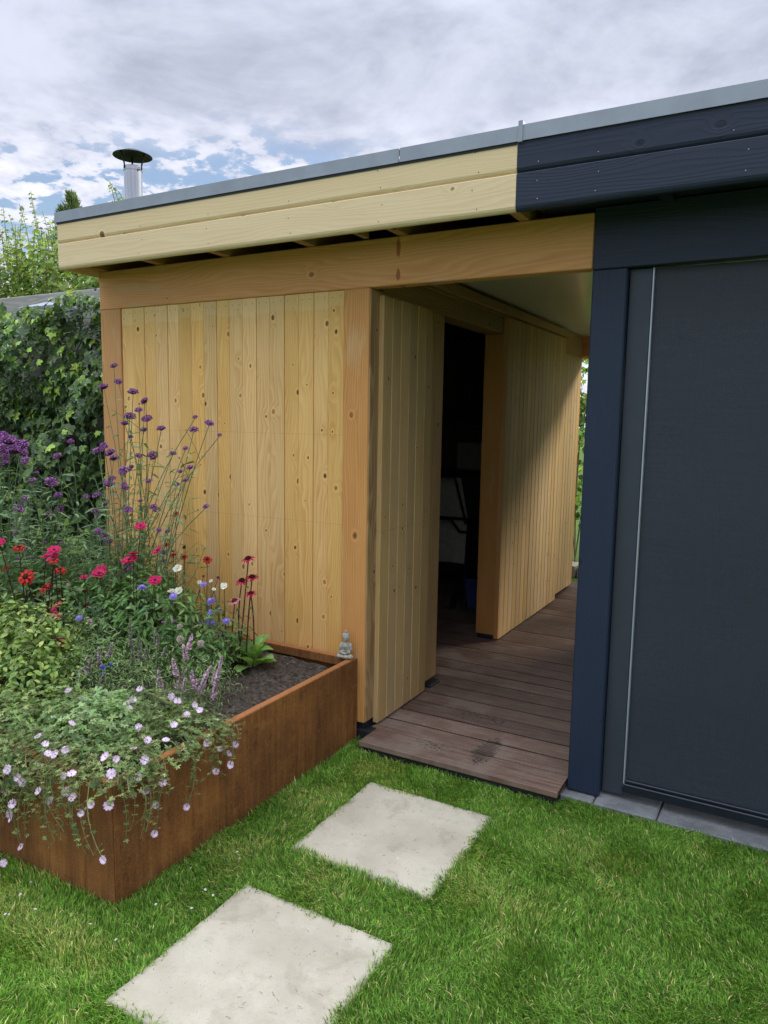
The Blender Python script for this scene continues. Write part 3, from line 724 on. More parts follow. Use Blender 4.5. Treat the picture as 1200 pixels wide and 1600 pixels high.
def T_oval(w=.32, droop=.15): return T_lance(w, .07, droop)
T_IVY = ([(0, 0, 0), (-.20, -.10, -.02), (-.46, .06, -.06), (-.34, .30, .03), (-.44, .55, -.05), (-.17, .66, .03), (0, 1, -.14),
          (.17, .66, .03), (.44, .55, -.05), (.34, .30, .03), (.46, .06, -.06), (.20, -.10, -.02), (0, .36, -.02)],
         [(0, 12, 1), (1, 12, 2), (2, 12, 3), (3, 12, 4), (4, 12, 5), (5, 12, 6), (6, 12, 7), (7, 12, 8), (8, 12, 9), (9, 12, 10), (10, 12, 11), (11, 12, 0)])
def T_palm():        # cut geranium leaf, five toothed lobes
    V = [(0, 0, 0)]; T = []
    for k in range(5):
        a = R(-110+55*k)
        for (r, da) in ((.45, -20), (.82, -14), (.78, -5), (1.0, 0), (.78, 5), (.82, 14), (.45, 20)):
            th = a+R(da); V.append((math.sin(th)*r*.6, math.cos(th)*r*.6+.3, .10*r-.12*r*r))
    V[0] = (0, .3, -.02); n = len(V)
    T = [(0, i+1, i) for i in range(1, n-1)]
    return V, T
T_PALM = T_palm()
def rand_dirs(n, up=.3, out=None):
    d = rng.normal(size=(n, 3)); d[:, 2] = d[:, 2]*.6+up
    if out is not None: d += out
    return d
GREEN_M = [(.055, .105, .028), (.075, .135, .035), (.040, .080, .022), (.095, .15, .045)]
def pal(p, n, j=.18):
    a = np.array(p)[rng.integers(0, len(p), n)]
    return np.clip(a*(1+rng.normal(size=(n, 1))*j)*(1+rng.normal(size=(n, 3))*.05), .004, .9)
def blob(mb, cen, rad, n, size, tmpl, palette, up=.4, shell=.55, faceout=.9, face=None, sj=.3):
    """n leaves inside an ellipsoid, denser outside, blades facing outward"""
    d = rng.normal(size=(n, 3)); d /= np.linalg.norm(d, axis=1, keepdims=True)
    r = shell+(1-shell)*rng.random((n, 1))**.6
    wob = 1+.22*np.sin(d[:, :1]*7+cen[0]*9)*np.cos(d[:, 1:2]*6+cen[1]*5)
    P_ = np.array(cen)+d*np.array(rad)*r*wob
    nrm = d*faceout+rng.normal(size=(n, 3))*.45+np.array([0, 0, up])
    if face is not None: nrm += np.array(face)
    dirs = rng.normal(size=(n, 3))*.8+d*.6; dirs -= nrm*(np.sum(dirs*nrm, 1)/np.sum(nrm*nrm, 1))[:, None]
    s = size*(1+rng.normal(size=n)*sj).clip(-.6, .9)
    mb.bake(tmpl, frames(dirs, nrm, np.abs(s)), P_, pal(palette, n))
def bez(p0, p1, bow, n=6):
    p0, p1 = Vector(p0), Vector(p1); c = p0.lerp(p1, .45)+Vector(bow)
    return [p0*(1-t)**2+c*2*t*(1-t)+p1*t*t for t in [i/(n-1) for i in range(n)]]
def petal_ring(mb, n, r0, r1, w, z0, z1, col, rot=0.0, tipw=.8, notch=0.0, colin=None, zj=.0):
    colin = colin or col
    for k in range(n):
        th = 2*math.pi*k/n+rot+random.uniform(-.05, .05); c, s = math.cos(th), math.sin(th); dz = random.uniform(-zj, zj)
        L_ = [(r0, -w*.25, z0), (r0, w*.25, z0), ((r0+r1)*.55, -w*.5, (z0+z1)/2+.0008), ((r0+r1)*.55, w*.5, (z0+z1)/2+.0008),
              (r1*.93, -w*.5*tipw, z1+dz), (r1*.93, w*.5*tipw, z1+dz), (r1*(1-notch), 0, z1+dz), ((r0+r1)*.55, 0, (z0+z1)/2-.0006)]
        V = [(c*a-s*b, s*a+c*b, z) for a, b, z in L_]
        mb.add(V, T=[(0, 1, 7), (0, 7, 2), (1, 3, 7), (2, 7, 4), (7, 6, 4), (7, 5, 6), (7, 3, 5)], c=np.array([colin, colin, col, col, col, col, col, colin]))
FL = {}
def flower_mesh(kind):
    if kind in FL and len(FL[kind]) >= 3: return random.choice(FL[kind])
    mb = MB(); j = random.uniform(.85, 1.15)
    if kind == 'geranium':
        petal_ring(mb, 5, .0012, .0145, .0125, .001, .0045, (.74*j, .47*j, .72*j), colin=(.84, .72, .84), tipw=.80, notch=.14, zj=.0028); mb.ball((0, 0, .002), (.0016, .0016, .0022), (.35, .35, .12), 6, 4)
    elif kind == 'pink':
        c = (.60*j, .022, .13*j); petal_ring(mb, 8, .004, .024, .0145, .0035, .0055, c, colin=(.42, .012, .07), tipw=.72, zj=.0035)
        petal_ring(mb, 6, .003, .018, .010, .006, .009, c, rot=.4, zj=.002); mb.ball((0, 0, .006), (.0055, .0055, .0035), (.06, .008, .015), 8, 4)
    elif kind == 'red':
        c = (.50*j, .025, .022); petal_ring(mb, 9, .004, .024, .0095, .004, -.001, c, colin=(.25, .01, .02), tipw=.7, zj=.004); petal_ring(mb, 7, .004, .019, .008, .007, .006, (.62, .045, .03), rot=.3)
        mb.ball((0, 0, .006), (.009, .009, .006), (.055, .012, .010), 9, 5)
    elif kind == 'coneflower':
        c = (.52*j, .018, .085*j); petal_ring(mb, 12, .006, .026, .0075, .004, -.001+random.uniform(-.006, .004), c, colin=(.36, .01, .05), tipw=.6, notch=.05, zj=.004)
        for q in range(60):
            a = q*2.4; rr = .0112*math.sqrt(q/60); mb.ball((rr*math.cos(a), rr*math.sin(a), .010-rr*rr*40), (.0013, .0013, .0028), random.choice([(.10, .012, .015), (.20, .03, .02), (.05, .008, .01)]), 5, 3)
        mb.ball((0, 0, .004), (.011, .011, .006), (.05, .01, .012), 9, 5)
    elif kind == 'palecone':
        petal_ring(mb, 11, .006, .024, .009, .003, .001, (.72, .42, .42), colin=(.5, .12, .16), zj=.004); mb.ball((0, 0, .004), (.010, .010, .008), (.16, .02, .02), 9, 5)
    elif kind == 'scabious':
        c = (.36*j, .27*j, .68*j)
        for q in range(4): petal_ring(mb, 12-2*q, .002, .0185-.0038*q, .0060, .002+.0022*q, .002+.0028*q, tuple(k*(1+.08*q) for k in c), rot=q*.31, zj=.0018, notch=.12)
        mb.ball((0, 0, .0085), (.0045, .0045, .003), (.55, .48, .72), 7, 4)
    elif kind == 'scabseed':
        for q in range(40):
            a = q*2.4; ph = math.acos(1-1.7*q/40); r = .010
            mb.ball((r*math.sin(ph)*math.cos(a), r*math.sin(ph)*math.sin(a), r*math.cos(ph)), (.0026, .0026, .0022), random.choice([(.52, .42, .42), (.60, .50, .44), (.42, .36, .25)]), 5, 3)
    elif kind == 'white':
        petal_ring(mb, 5, .002, .0175, .0165, .002, .005, (.82, .82, .78), colin=(.7, .72, .5), tipw=.8, zj=.003); mb.ball((0, 0, .003), (.0035, .0035, .003), (.62, .50, .08), 7, 4)
    elif kind == 'verbena':
        for q in range(64):
            a = q*2.4; ph = math.acos(1-1.25*(q+.5)/64); r = .0250*(1+random.uniform(-.16, .14))
            p = Vector((r*math.sin(ph)*math.cos(a), r*math.sin(ph)*math.sin(a), r*.72*math.cos(ph)))
            c = random.choice([(.40, .15, .44), (.30, .09, .33), (.56, .28, .58), (.14, .05, .14), (.18, .07, .18), (.48, .22, .52)])
            mb.ball(p, (.0040, .0040, .0030), c, 5, 3)
        mb.ball((0, 0, -.001), (.019, .019, .010), (.07, .035, .06), 8, 5)
    elif kind == 'bud':
        mb.ball((0, 0, .002), (.0045, .0045, .005), (.10, .07, .06), 7, 4); petal_ring(mb, 6, .001, .008, .004, .004, .007, (.26, .10, .30))
    elif kind == 'redbud':
        mb.ball((0, 0, .004), (.008, .008, .006), (.10, .015, .018), 8, 5); petal_ring(mb, 9, .004, .013, .005, .005, .008, (.20, .015, .03))
    me = mb.mesh('flower', M['petal'], smooth=False); FL.setdefault(kind, []).append(me); return me
TOCAM = (Vector(CAM)-Vector((-.8, -.9, .8))).normalized()
def flower(kind, parent, p, face=(0, 0, 1), tilt=.35, scale=1.0, name='flower'):
    n = (Vector(face).normalized()+Vector((random.gauss(0, tilt), random.gauss(0, tilt), random.gauss(0, tilt*.6)))).normalized()
    q = n.to_track_quat('Z', 'Y') @ Matrix.Rotation(random.uniform(0, 6.28), 3, 'Z').to_quaternion()
    o = link(name, flower_mesh(kind), parent, p, q.to_euler()); s = scale*random.uniform(.88, 1.14); o.scale = (s, s, s)
    return o
def soilpt(x, y): return Vector((x, y, soil_z(x, y)))

# ------------------------------------------------------------------ plants in the planter
def plant(name, base, label, cat, group=None): return empty(name, tuple(base), label, cat, group)
def stem_leaves(mb, pts, n, size, tmpl, palette, t0=.1, t1=.9, spread=1.0, up=.25):
    P_ = []; D = []; U = []
    for k in range(n):
        t = t0+(t1-t0)*(k+random.random()*.6)/n; i = min(int(t*(len(pts)-1)), len(pts)-2); f_ = t*(len(pts)-1)-i
        p = pts[i].lerp(pts[i+1], f_); th = random.uniform(0, 6.28)
        D.append((math.cos(th)*spread, math.sin(th)*spread, up+random.gauss(0, .2))); U.append((random.gauss(0, .25), random.gauss(0, .25), 1)); P_.append(tuple(p))
    mb.bake(tmpl, frames(np.array(D), np.array(U), size*(1+rng.normal(size=n)*.22).clip(-.5, .6)), P_, pal(palette, n))
GV = [(.080, .130, .058), (.060, .105, .046), (.115, .165, .085), (.050, .090, .040)]
def stemcol(): k = random.uniform(.8, 1.3); return (.14*k, .21*k, .10*k)
T_THIN = T_lance(.085, .02, .25); T_VERB = T_lance(.105, .02, .45); T_MED = T_lance(.17, .05, .2); T_OV = T_oval(.30, .18); T_WIDE = T_oval(.40, .12)

def verbena(label, base, heads, Y, seed, nextra=10, lf=5):
    random.seed(seed)
    b = soilpt(*base); pl_ = plant('verbena_plant', b, label, 'verbena', 'purple verbena plants in the planter')
    st = MB(); lv = MB()
    for (px, py, s) in heads:
        p = at_y(px, py, Y+random.uniform(-.12, .12))
        j = b+Vector((random.uniform(-.10, .10), random.uniform(-.07, .07), 0))
        # several heads fork from one stem: fork point part of the way down
        pts = bez(j, p-Vector((0, 0, .004)), ((p.x-j.x)*-.25+random.gauss(0, .10), random.gauss(0, .05), random.uniform(-.05, .16)), 9)
        c = stemcol(); st.tube(pts, [.0034-.0017*i/8 for i in range(9)], c, 5)
        flower('verbena', pl_, p, (random.gauss(0, .2), -.25, 1), .25, s)
        for q in random.sample(pts[3:8], random.choice([0, 1, 1, 2])):
            e = q+Vector((random.gauss(0, .12), random.gauss(0, .05), random.uniform(.05, .17)))
            st.tube(bez(q, e, (0, 0, .02), 5), [.0016, .0015, .0014, .0012, .001], c, 4)
            flower('bud' if random.random() < .6 else 'verbena', pl_, e, (0, -.2, 1), .3, random.uniform(.45, .75))
        stem_leaves(lv, pts, lf+9, .13, T_VERB, GV, .12, .92, 1, .35)
    for _ in range(nextra):
        j = b+Vector((random.uniform(-.12, .12), random.uniform(-.1, .1), 0)); e = j+Vector((random.gauss(0, .26), random.gauss(0, .12), random.uniform(.40, .95)))
        pts = bez(j, e, (random.gauss(0, .14), random.gauss(0, .05), .12), 8); st.tube(pts, [.0024-.0014*i/7 for i in range(8)], stemcol(), 4)
        stem_leaves(lv, pts, 16, .13, T_THIN, GV, .1, 1, 1, .25)
    st.link('stems', M['stem'], pl_); lv.link('leaves', M['leaf'], pl_, kind='stuff'); return pl_
R1 = [(178, 572, .62), (185, 597, .8), (162, 605, .95), (208, 613, 1), (226, 627, .85), (217, 641, .75), (203, 651, 1), (195, 662, .7), (230, 655, 1), (252, 670, .9), (225, 672, .75),
      (305, 652, .55), (303, 672, .8), (327, 662, .75), (343, 680, .5), (270, 709, .6), (290, 701, .45)]
verbena('tall purple verbena whose high stems cross the left shed post and cladding', (-1.22, -.36), R1, -.36, 21, 8, 5)
R2 = [(153, 705, 1.0), (163, 697, .7), (172, 708, .9), (178, 716, .8), (193, 736, .95), (194, 757, .6), (175, 748, .8), (170, 757, .95), (195, 762, .6), (233, 752, .5), (282, 737, .55), (297, 731, .6), (290, 751, .6),
      (276, 757, .5), (322, 792, .6), (166, 787, .75), (200, 797, .8), (163, 838, .85), (170, 846, .75), (152, 775, .8), (149, 800, .9), (220, 783, .5)]
verbena('purple verbena with lower spreading heads in front of the tall one by the shed post', (-1.10, -.50), R2, -.50, 22, 22, 5)
R3 = [(110, 690, .75), (90, 713, .7), (51, 751, .75), (80, 754, 1.1), (91, 774, .75), (76, 802, .55), (30, 796, 1.05), (53, 872, .75), (31, 871, .6), (135, 776, .6)]
verbena('loose purple verbena with scattered small heads in front of the ivy', (-1.72, -.50), R3, -.52, 23, 40, 8)
R4 = [(2, 682, 1.2), (14, 690, 1.3), (8, 702, 1.3), (22, 705, 1.2), (33, 696, 1.3), (33, 708, 1.3), (-10, 700, 1.3), (5, 714, 1.2), (40, 720, .9), (8, 725, .9), (-22, 690, 1.2), (-30, 715, 1.1)]
verbena('verbena with a dense bunch of bright purple heads at the left edge of the photo', (-1.75, -.80), R4, -.85, 24, 8, 4)

PINKS = ('pink', 'red', 'coneflower', 'palecone')
def headed(name, cat, label, group, heads, Y, lx, ly, seed, stemc, sr=.0018, leaves=3, lsize=.05, tmpl=None, lpal=None, jit=.06, lean=.25, face=(0, -.45, .8), tilt=.3, bow=.05):
    """flower stems rising from the soil below their heads, each flower its own mesh"""
    random.seed(seed); ps = [at_y(a, b_, Y+random.uniform(-jit, jit)) for a, b_, *_ in heads]
    cx = sum(p.x for p in ps)/len(ps)*(1-lean)+lx*lean if lx is not None else sum(p.x for p in ps)/len(ps)
    base = soilpt(cx, Y if ly is None else ly); pl_ = plant(name, base, label, cat, group); st = MB(); lv = MB()
    for p, h in zip(ps, heads):
        j = Vector((cx+(p.x-cx)*.45+random.gauss(0, .02), base.y+random.gauss(0, .03), 0)); j.z = soil_z(j.x, j.y)-.01
        if p.z < j.z+.05: p.z = j.z+.05
        pts = bez(j, p, (random.gauss(0, .02), random.gauss(0, .02), bow), 7); k = random.uniform(.8, 1.25)
        st.tube(pts, [sr*1.5-sr*.5*i/6 for i in range(7)], tuple(k*c for c in stemc), 5)
        flower(h[2], pl_, p, face, tilt, (h[3] if len(h) > 3 else 1.0)*(1.28 if h[2] in PINKS else 1.12))
        if leaves: stem_leaves(lv, pts, leaves, lsize, tmpl or T_MED, lpal or GREEN_M, .1, .85, 1, .25)
    st.link('stems', M['stem'], pl_)
    if leaves: lv.link('leaves', M['leaf'], pl_, kind='stuff')
    return pl_
PKG = 'pink and red daisy like flowers in the planter'
def blobs(pl_, specs, mat='leaf', name='foliage'):
    mb = MB()
    for s in specs: blob(mb, *s[:6], **(s[6] if len(s) > 6 else {}))
    return mb.link(name, M[mat], pl_, kind='stuff')
# leafy clump with magenta flowers
A = headed('cinquefoil_plant', 'flowering plant', 'leafy green clump with large magenta flowers in the middle of the planter', PKG,
    [(203, 877, 'pink', 1.1), (209, 867, 'pink', 1.0), (155, 898, 'pink', 1.25), (158, 892, 'pink', 1.0), (242, 908, 'pink', .95), (247, 861, 'pink', .95), (131, 903, 'pink', .75), (134, 950, 'pink', 1.05),
     (220, 823, 'pink', .95), (132, 924, 'redbud', .9), (142, 958, 'bud', 1)], -.68, None, None, 31, (.05, .07, .03), .0017, 4, .06, T_MED)
blobs(A, [((-.88, -.58, .62), (.34, .22, .25), 1500, .055, T_MED, [(.050, .105, .030), (.070, .135, .040), (.035, .075, .022), (.10, .165, .06)], dict(up=.8, shell=.45)),
          ((-.60, -.50, .56), (.22, .2, .20), 700, .05, T_MED, [(.050, .105, .030), (.075, .135, .045), (.035, .075, .022)], dict(up=.8, shell=.45)),
          ((-1.15, -.62, .60), (.30, .22, .24), 900, .06, T_MED, [(.045, .095, .028), (.065, .12, .04), (.030, .065, .02)], dict(up=.6, shell=.45))])
# dark stemmed red/pink ones on the left
headed('dahlia_plant', 'flowering plant', 'dark stemmed plant with red and pink flowers at the left of the planter', PKG,
    [(85, 877, 'red', .9), (84, 873, 'pink', .95), (85, 861, 'pink', .9), (72, 870, 'pink', .7), (30, 857, 'red', 1.05), (94, 892, 'red', .9), (42, 902, 'red', 1.15), (36, 906, 'red', .8), (10, 888, 'red', .7), (72, 919, 'red', 1.2), (80, 916, 'redbud', 1.1),
     (71, 953, 'redbud', 1.0), (90, 949, 'pink', 1.05), (84, 967, 'pink', 1.05), (72, 951, 'red', .8), (95, 1005, 'pink', 1.0), (0, 849, 'pink', .9)], -.92, None, None, 32, (.035, .014, .012), .0022, 5, .065, T_OV,
    [(.045, .075, .030), (.060, .10, .035), (.035, .05, .025)])
# coneflower on the right, in front of the cladding
C1 = headed('coneflower_plant', 'coneflower', 'dark stemmed coneflower with four crimson heads standing against the cladding', PKG,
    [(388, 874, 'coneflower', 1.05), (378, 908, 'coneflower', 1.1), (394, 903, 'coneflower', 1.0), (392, 928, 'coneflower', .95)], -.30, None, None, 33, (.055, .025, .020), .0030, 4, .06, T_OV,
    [(.055, .095, .035), (.040, .075, .028)], .03, face=(0, -.3, 1), tilt=.12, bow=.02)
headed('coneflower_plant', 'coneflower', 'short coneflower with a pale pink head just left of the crimson ones', PKG,
    [(367, 940, 'palecone', 1.15), (350, 955, 'bud', .8)], -.36, None, None, 34, (.07, .035, .025), .0026, 5, .06, T_OV, [(.05, .09, .03), (.07, .11, .04)], .02)
headed('coneflower_plant', 'coneflower', 'group of thin dark coneflower heads low against the cladding, behind the white flowers', PKG,
    [(271, 862, 'redbud', .9), (271, 868, 'red', .6), (289, 856, 'redbud', 1.0), (288, 871, 'red', .75), (324, 875, 'red', .75), (275, 803, 'red', .7), (260, 852, 'red', .6), (205, 806, 'redbud', .9), (318, 901, 'redbud', .6), (341, 903, 'redbud', .6)],
    -.34, None, None, 35, (.06, .04, .02), .0015, 4, .045, T_THIN)
# white and lilac flowers
headed('anemone_plant', 'flowering plant', 'plant with white five petalled flowers beside the magenta ones', 'white flowers in the planter',
    [(278, 889, 'white', 1.1), (268, 925, 'white', 1.0), (280, 924, 'white', 1.0), (250, 940, 'white', 1.3), (296, 942, 'white', .6)], -.55, None, None, 41, (.08, .12, .05), .0013, 6, .04, T_THIN, jit=.03)
headed('anemone_plant', 'flowering plant', 'airy plant with small white flowers near the pale coneflower', 'white flowers in the planter',
    [(350, 915, 'white', .9), (351, 918, 'white', .8), (312, 975, 'white', 1.2), (334, 921, 'white', .5), (330, 908, 'white', .45), (343, 905, 'bud', .7), (312, 910, 'white', .5)], -.42, None, None, 42, (.08, .12, .05), .0013, 8, .04, T_THIN, jit=.03)
headed('scabious_plant', 'scabious', 'lilac scabious with several heads right of the white flowers', 'lilac scabious plants in the planter',
    [(318, 914, 'scabious', 1.0), (330, 940, 'scabious', 1.2), (329, 957, 'scabious', 1.0), (329, 974, 'scabious', 1.2), (354, 971, 'scabious', 1.15), (343, 954, 'scabseed', .9), (344, 990, 'scabseed', .8), (313, 975, 'scabious', .6)], -.46, None, None, 43, (.10, .15, .07), .0014, 9, .05, T_THIN, GV)
headed('scabious_plant', 'scabious', 'lilac scabious with three heads above the middle of the flower bed', 'lilac scabious plants in the planter',
    [(222, 919, 'scabious', 1.1), (229, 951, 'scabious', 1.2), (271, 932, 'scabious', 1.15)], -.70, None, None, 44, (.10, .15, .07), .0014, 8, .05, T_THIN, GV)
headed('scabious_plant', 'scabious', 'scabious with one lilac head and round faded seed heads left of the middle', 'lilac scabious plants in the planter',
    [(124, 966, 'scabious', 1.0), (140, 972, 'scabseed', 1.1), (107, 914, 'scabseed', .8), (281, 979, 'scabseed', .9), (282, 999, 'scabseed', 1.1), (314, 1006, 'scabseed', 1.1), (296, 1007, 'scabseed', .8), (255, 974, 'bud', .9), (272, 972, 'bud', .9),
     (152, 957, 'bud', .9), (162, 953, 'bud', .9)], -.85, None, None, 45, (.10, .15, .07), .0014, 8, .05, T_THIN, GV)
# spiky pale lilac veronicas
T_BL = ([(0, 0, 0), (-.5, .5, .1), (.5, .5, .1), (0, 1, .25), (0, .45, .35)], [(0, 4, 1), (0, 2, 4), (1, 4, 3), (4, 2, 3)])
def spikes(label, specs, Y, seed, colr, nl, lsize=.030, jit=.05, cen=None, rad=None, nb=500, thin=1.0):
    random.seed(seed); ps = [(at_y(a, b_, Y+random.uniform(-jit, jit)), at_y(a+random.uniform(-3, 3), c_, Y)) for a, b_, c_ in specs]
    cx = sum(p.x for p, _ in ps)/len(ps); base = soilpt(cx, Y); pl_ = plant('speedwell_plant', base, label, 'spiky plant', 'plants with pale flower spikes')
    st = MB(); lv = MB()
    for p, q in ps:
        j = Vector((cx+(p.x-cx)*.7, Y+random.gauss(0, .04), 0)); j.z = soil_z(j.x, j.y)
        p = p.copy(); p.z = max(p.z, j.z+.1); h = max(.04, p.z-max(q.z, j.z+.03))
        pts = bez(j, p, (random.gauss(0, .015), 0, .03), 9); st.tube(pts, [.0018-.001*i/8 for i in range(9)], stemcol(), 4)
        sp = MB(); n = int(130*h/.12); ax = (pts[-1]-pts[-3]).normalized()
        T_ = rng.random(n); th = rng.random(n)*6.28
        pos = np.array([tuple(p-ax*h*t) for t in T_]); out = np.stack([np.cos(th), np.sin(th), rng.random(n)*.9], 1)
        sp.bake(T_BL, frames(out, np.tile([0, 0, 1.0], (n, 1)), (.0165*(.35+.65*T_**.6))*thin), pos, pal(colr, n, .15))
        sp.tube([p, p-ax*h*.5, p-ax*h], [.0008, .0022, .003], (.16, .19, .10), 5)
        sp.link('flower_spike', M['petal'], pl_)
        stem_leaves(lv, pts, nl, lsize, T_THIN, [(.09, .135, .055), (.07, .11, .04), (.13, .175, .085)], .0, .75, 1, .35)
    st.link('stems', M['stem'], pl_)
    if cen: blob(lv, cen, rad, nb, lsize, T_THIN, [(.10, .15, .06), (.07, .115, .045), (.14, .19, .09)], up=.7, shell=.3)
    lv.link('leaves', M['leaf'], pl_, kind='stuff'); return pl_
LIL = [(.78, .52, .70), (.85, .64, .78), (.62, .40, .54), (.42, .40, .30)]; PGR = [(.26, .30, .19), (.36, .34, .28), (.20, .25, .13), (.40, .32, .36)]
spikes('speedwell with pale mauve spikes at the edge of the bare soil', [(347, 1025, 1090), (330, 1040, 1078), (322, 1052, 1085), (337, 1046, 1075), (326, 1045, 1080)], -.78, 51, LIL, 14, cen=(-.36, -.75, .47), rad=(.16, .18, .13), nb=900)
spikes('speedwell with dense mauve spikes in front of the scabious', [(287, 1048, 1090), (290, 1060, 1092), (282, 1058, 1088), (300, 1048, 1076), (306, 1062, 1080), (247, 1048, 1085), (236, 1056, 1082), (252, 1070, 1092), (270, 1030, 1050), (286, 1008, 1032), (300, 992, 1020)], -.92, 52, LIL, 14,
       cen=(-.52, -.88, .50), rad=(.22, .2, .16), nb=1400)
spikes('speedwell with tall grey green spikes in the middle of the bed', [(203, 966, 1012), (215, 990, 1035), (219, 1000, 1040), (228, 1010, 1038), (243, 982, 1015), (247, 990, 1010), (207, 1000, 1040), (260, 1010, 1030)], -.98, 53, PGR, 12,
       cen=(-.72, -.90, .52), rad=(.20, .2, .17), nb=1100, thin=.8)
spikes('speedwell with faint pinkish spikes beside the lime green shrub', [(92, 1018, 1060), (94, 1060, 1090), (136, 1030, 1062), (144, 1022, 1060), (165, 1048, 1078), (128, 1045, 1070), (155, 1012, 1040), (175, 1005, 1030)], -1.05, 54, PGR+LIL[:1], 12,
       cen=(-.78, -1.02, .50), rad=(.18, .16, .15), nb=900, thin=.9)
p_ = headed('cornflower_plant', 'flowering plant', 'small plant with deep blue flowers between the pale spikes', 'blue flowers in the planter', [(161, 1043, 'scabious', .5), (159, 1053, 'scabious', .45), (173, 1040, 'scabious', .5), (158, 1060, 'scabious', .4)], -1.02, None, None, 55, (.08, .12, .05), .0012, 5, .03, T_THIN)
for ch in [o for o in p_.children if o.name.startswith('flower')]:
    me = ch.data.copy(); a = me.color_attributes['tint']; buf = np.tile([.06, .10, .52, 1], len(me.vertices)); a.data.foreach_set('color', buf.astype(np.float32)); ch.data = me
# fillers
LIME = [(.095, .150, .040), (.125, .180, .045), (.075, .120, .032), (.050, .085, .025), (.15, .20, .055)]
sh = plant('spirea_shrub', soilpt(-1.10, -1.12), 'low shrub with lime green leaves at the left of the planter', 'shrub')
blobs(sh, [((-1.10, -1.06, .60), (.30, .22, .20), 1500, .040, T_OV, LIME, dict(up=.9, shell=.4)), ((-1.45, -1.05, .56), (.32, .25, .2), 1200, .042, T_OV, LIME, dict(up=.9, shell=.4)), ((-.90, -1.16, .52), (.2, .18, .15), 600, .036, T_OV, LIME, dict(up=.9, shell=.4))])
st = MB(); lv = MB()
for _ in range(46):
    j = soilpt(-1.12+random.gauss(0, .12), -1.08+random.gauss(0, .06)); e = j+Vector((random.gauss(0, .20), random.gauss(0, .12), random.uniform(.22, .44))); pts = bez(j, e, (0, 0, .06), 7)
    st.tube(pts, [.0022-.0013*i/6 for i in range(7)], (.10, .065, .035), 4); stem_leaves(lv, pts, 12, .038, T_OV, LIME, .3, 1.0, 1, .3)
st.link('stems', M['stem'], sh); lv.link('leaves', M['leaf'], sh, kind='stuff')
fb = plant('aster_clump', soilpt(-1.5, -.75), 'dark green leafy clump behind the lime green shrub', 'leafy plant')
blobs(fb, [((-1.50, -.72, .58), (.38, .24, .28), 1800, .06, T_MED, [(.038, .075, .025), (.055, .10, .035), (.028, .055, .018), (.075, .12, .05)], dict(up=.6, shell=.4)),
           ((-1.95, -.7, .62), (.38, .3, .3), 1200, .065, T_MED, [(.038, .075, .025), (.055, .10, .035)], dict(up=.6)),
           ((-2.3, -.85, .60), (.45, .6, .28), 2000, .065, T_MED, [(.05, .09, .025), (.075, .12, .035)], dict(up=.6)),
           ((-1.62, -.33, .66), (.34, .16, .30), 1100, .07, T_THIN, GV, dict(up=.5, shell=.2)), ((-1.12, -.36, .70), (.34, .14, .28), 1200, .07, T_THIN, GV, dict(up=.5, shell=.1))])
mx = plant('yarrow_clump', soilpt(-.72, -.45), 'fine leaved green clump under the white and lilac flowers', 'leafy plant')
blobs(mx, [((-.70, -.46, .55), (.24, .18, .20), 1500, .038, T_THIN, [(.09, .14, .06), (.06, .10, .04), (.13, .18, .09)], dict(up=.7, shell=.2)),
           ((-.56, -.52, .49), (.12, .16, .12), 600, .034, T_THIN, [(.09, .14, .06), (.06, .10, .04), (.13, .18, .09)], dict(up=.7, shell=.2)),
           ((-.98, -.82, .55), (.22, .16, .18), 900, .040, T_THIN, [(.09, .14, .06), (.06, .10, .04), (.12, .16, .07)], dict(up=.7, shell=.2))])
# primrose
random.seed(61); b = soilpt(-.475, -.285); pr = plant('primrose_plant', b, 'primrose rosette with broad fresh green leaves on the bare soil', 'primrose')
def primleaf(L_, w, arch, colr):
    mb = MB(); n = 7; V = []; C = []
    for i in range(n):
        t = i/(n-1); ww = w*(math.sin(math.pi*min(1, t*.9+.06))**.8)*(1 if t < 1 else .1)*(.35+.65*min(1, t*2.2))
        yy = L_*t; zz = arch*L_*(t-.75*t*t)
        for k in range(5):
            u = (k-2)/2; V.append((u*ww, yy, zz+abs(u)*ww*.35-(.002 if k == 2 else 0)+random.gauss(0, .0012))); C.append([c*(1.35 if k == 2 else random.uniform(.88, 1.1)) for c in colr])
    Q = [(i*5+k, i*5+k+1, (i+1)*5+k+1, (i+1)*5+k) for i in range(n-1) for k in range(4)]
    mb.add(V, Q=Q, c=np.array(C)); return mb.mesh('leaf', M['leaf'], True)
for k in range(17):
    a = k*2.4+random.uniform(-.3, .3); big_ = k < 12
    me = primleaf(random.uniform(.11, .17), random.uniform(.030, .046), random.uniform(.3, 1.5), random.choice([(.10, .185, .05), (.075, .15, .04), (.13, .21, .075), (.06, .12, .035)]))
    link('leaf', me, pr, b+Vector((math.cos(a)*.01, math.sin(a)*.01, .0)), (R(random.uniform(-5, 35)), R(random.uniform(-8, 8)), a-math.pi/2))
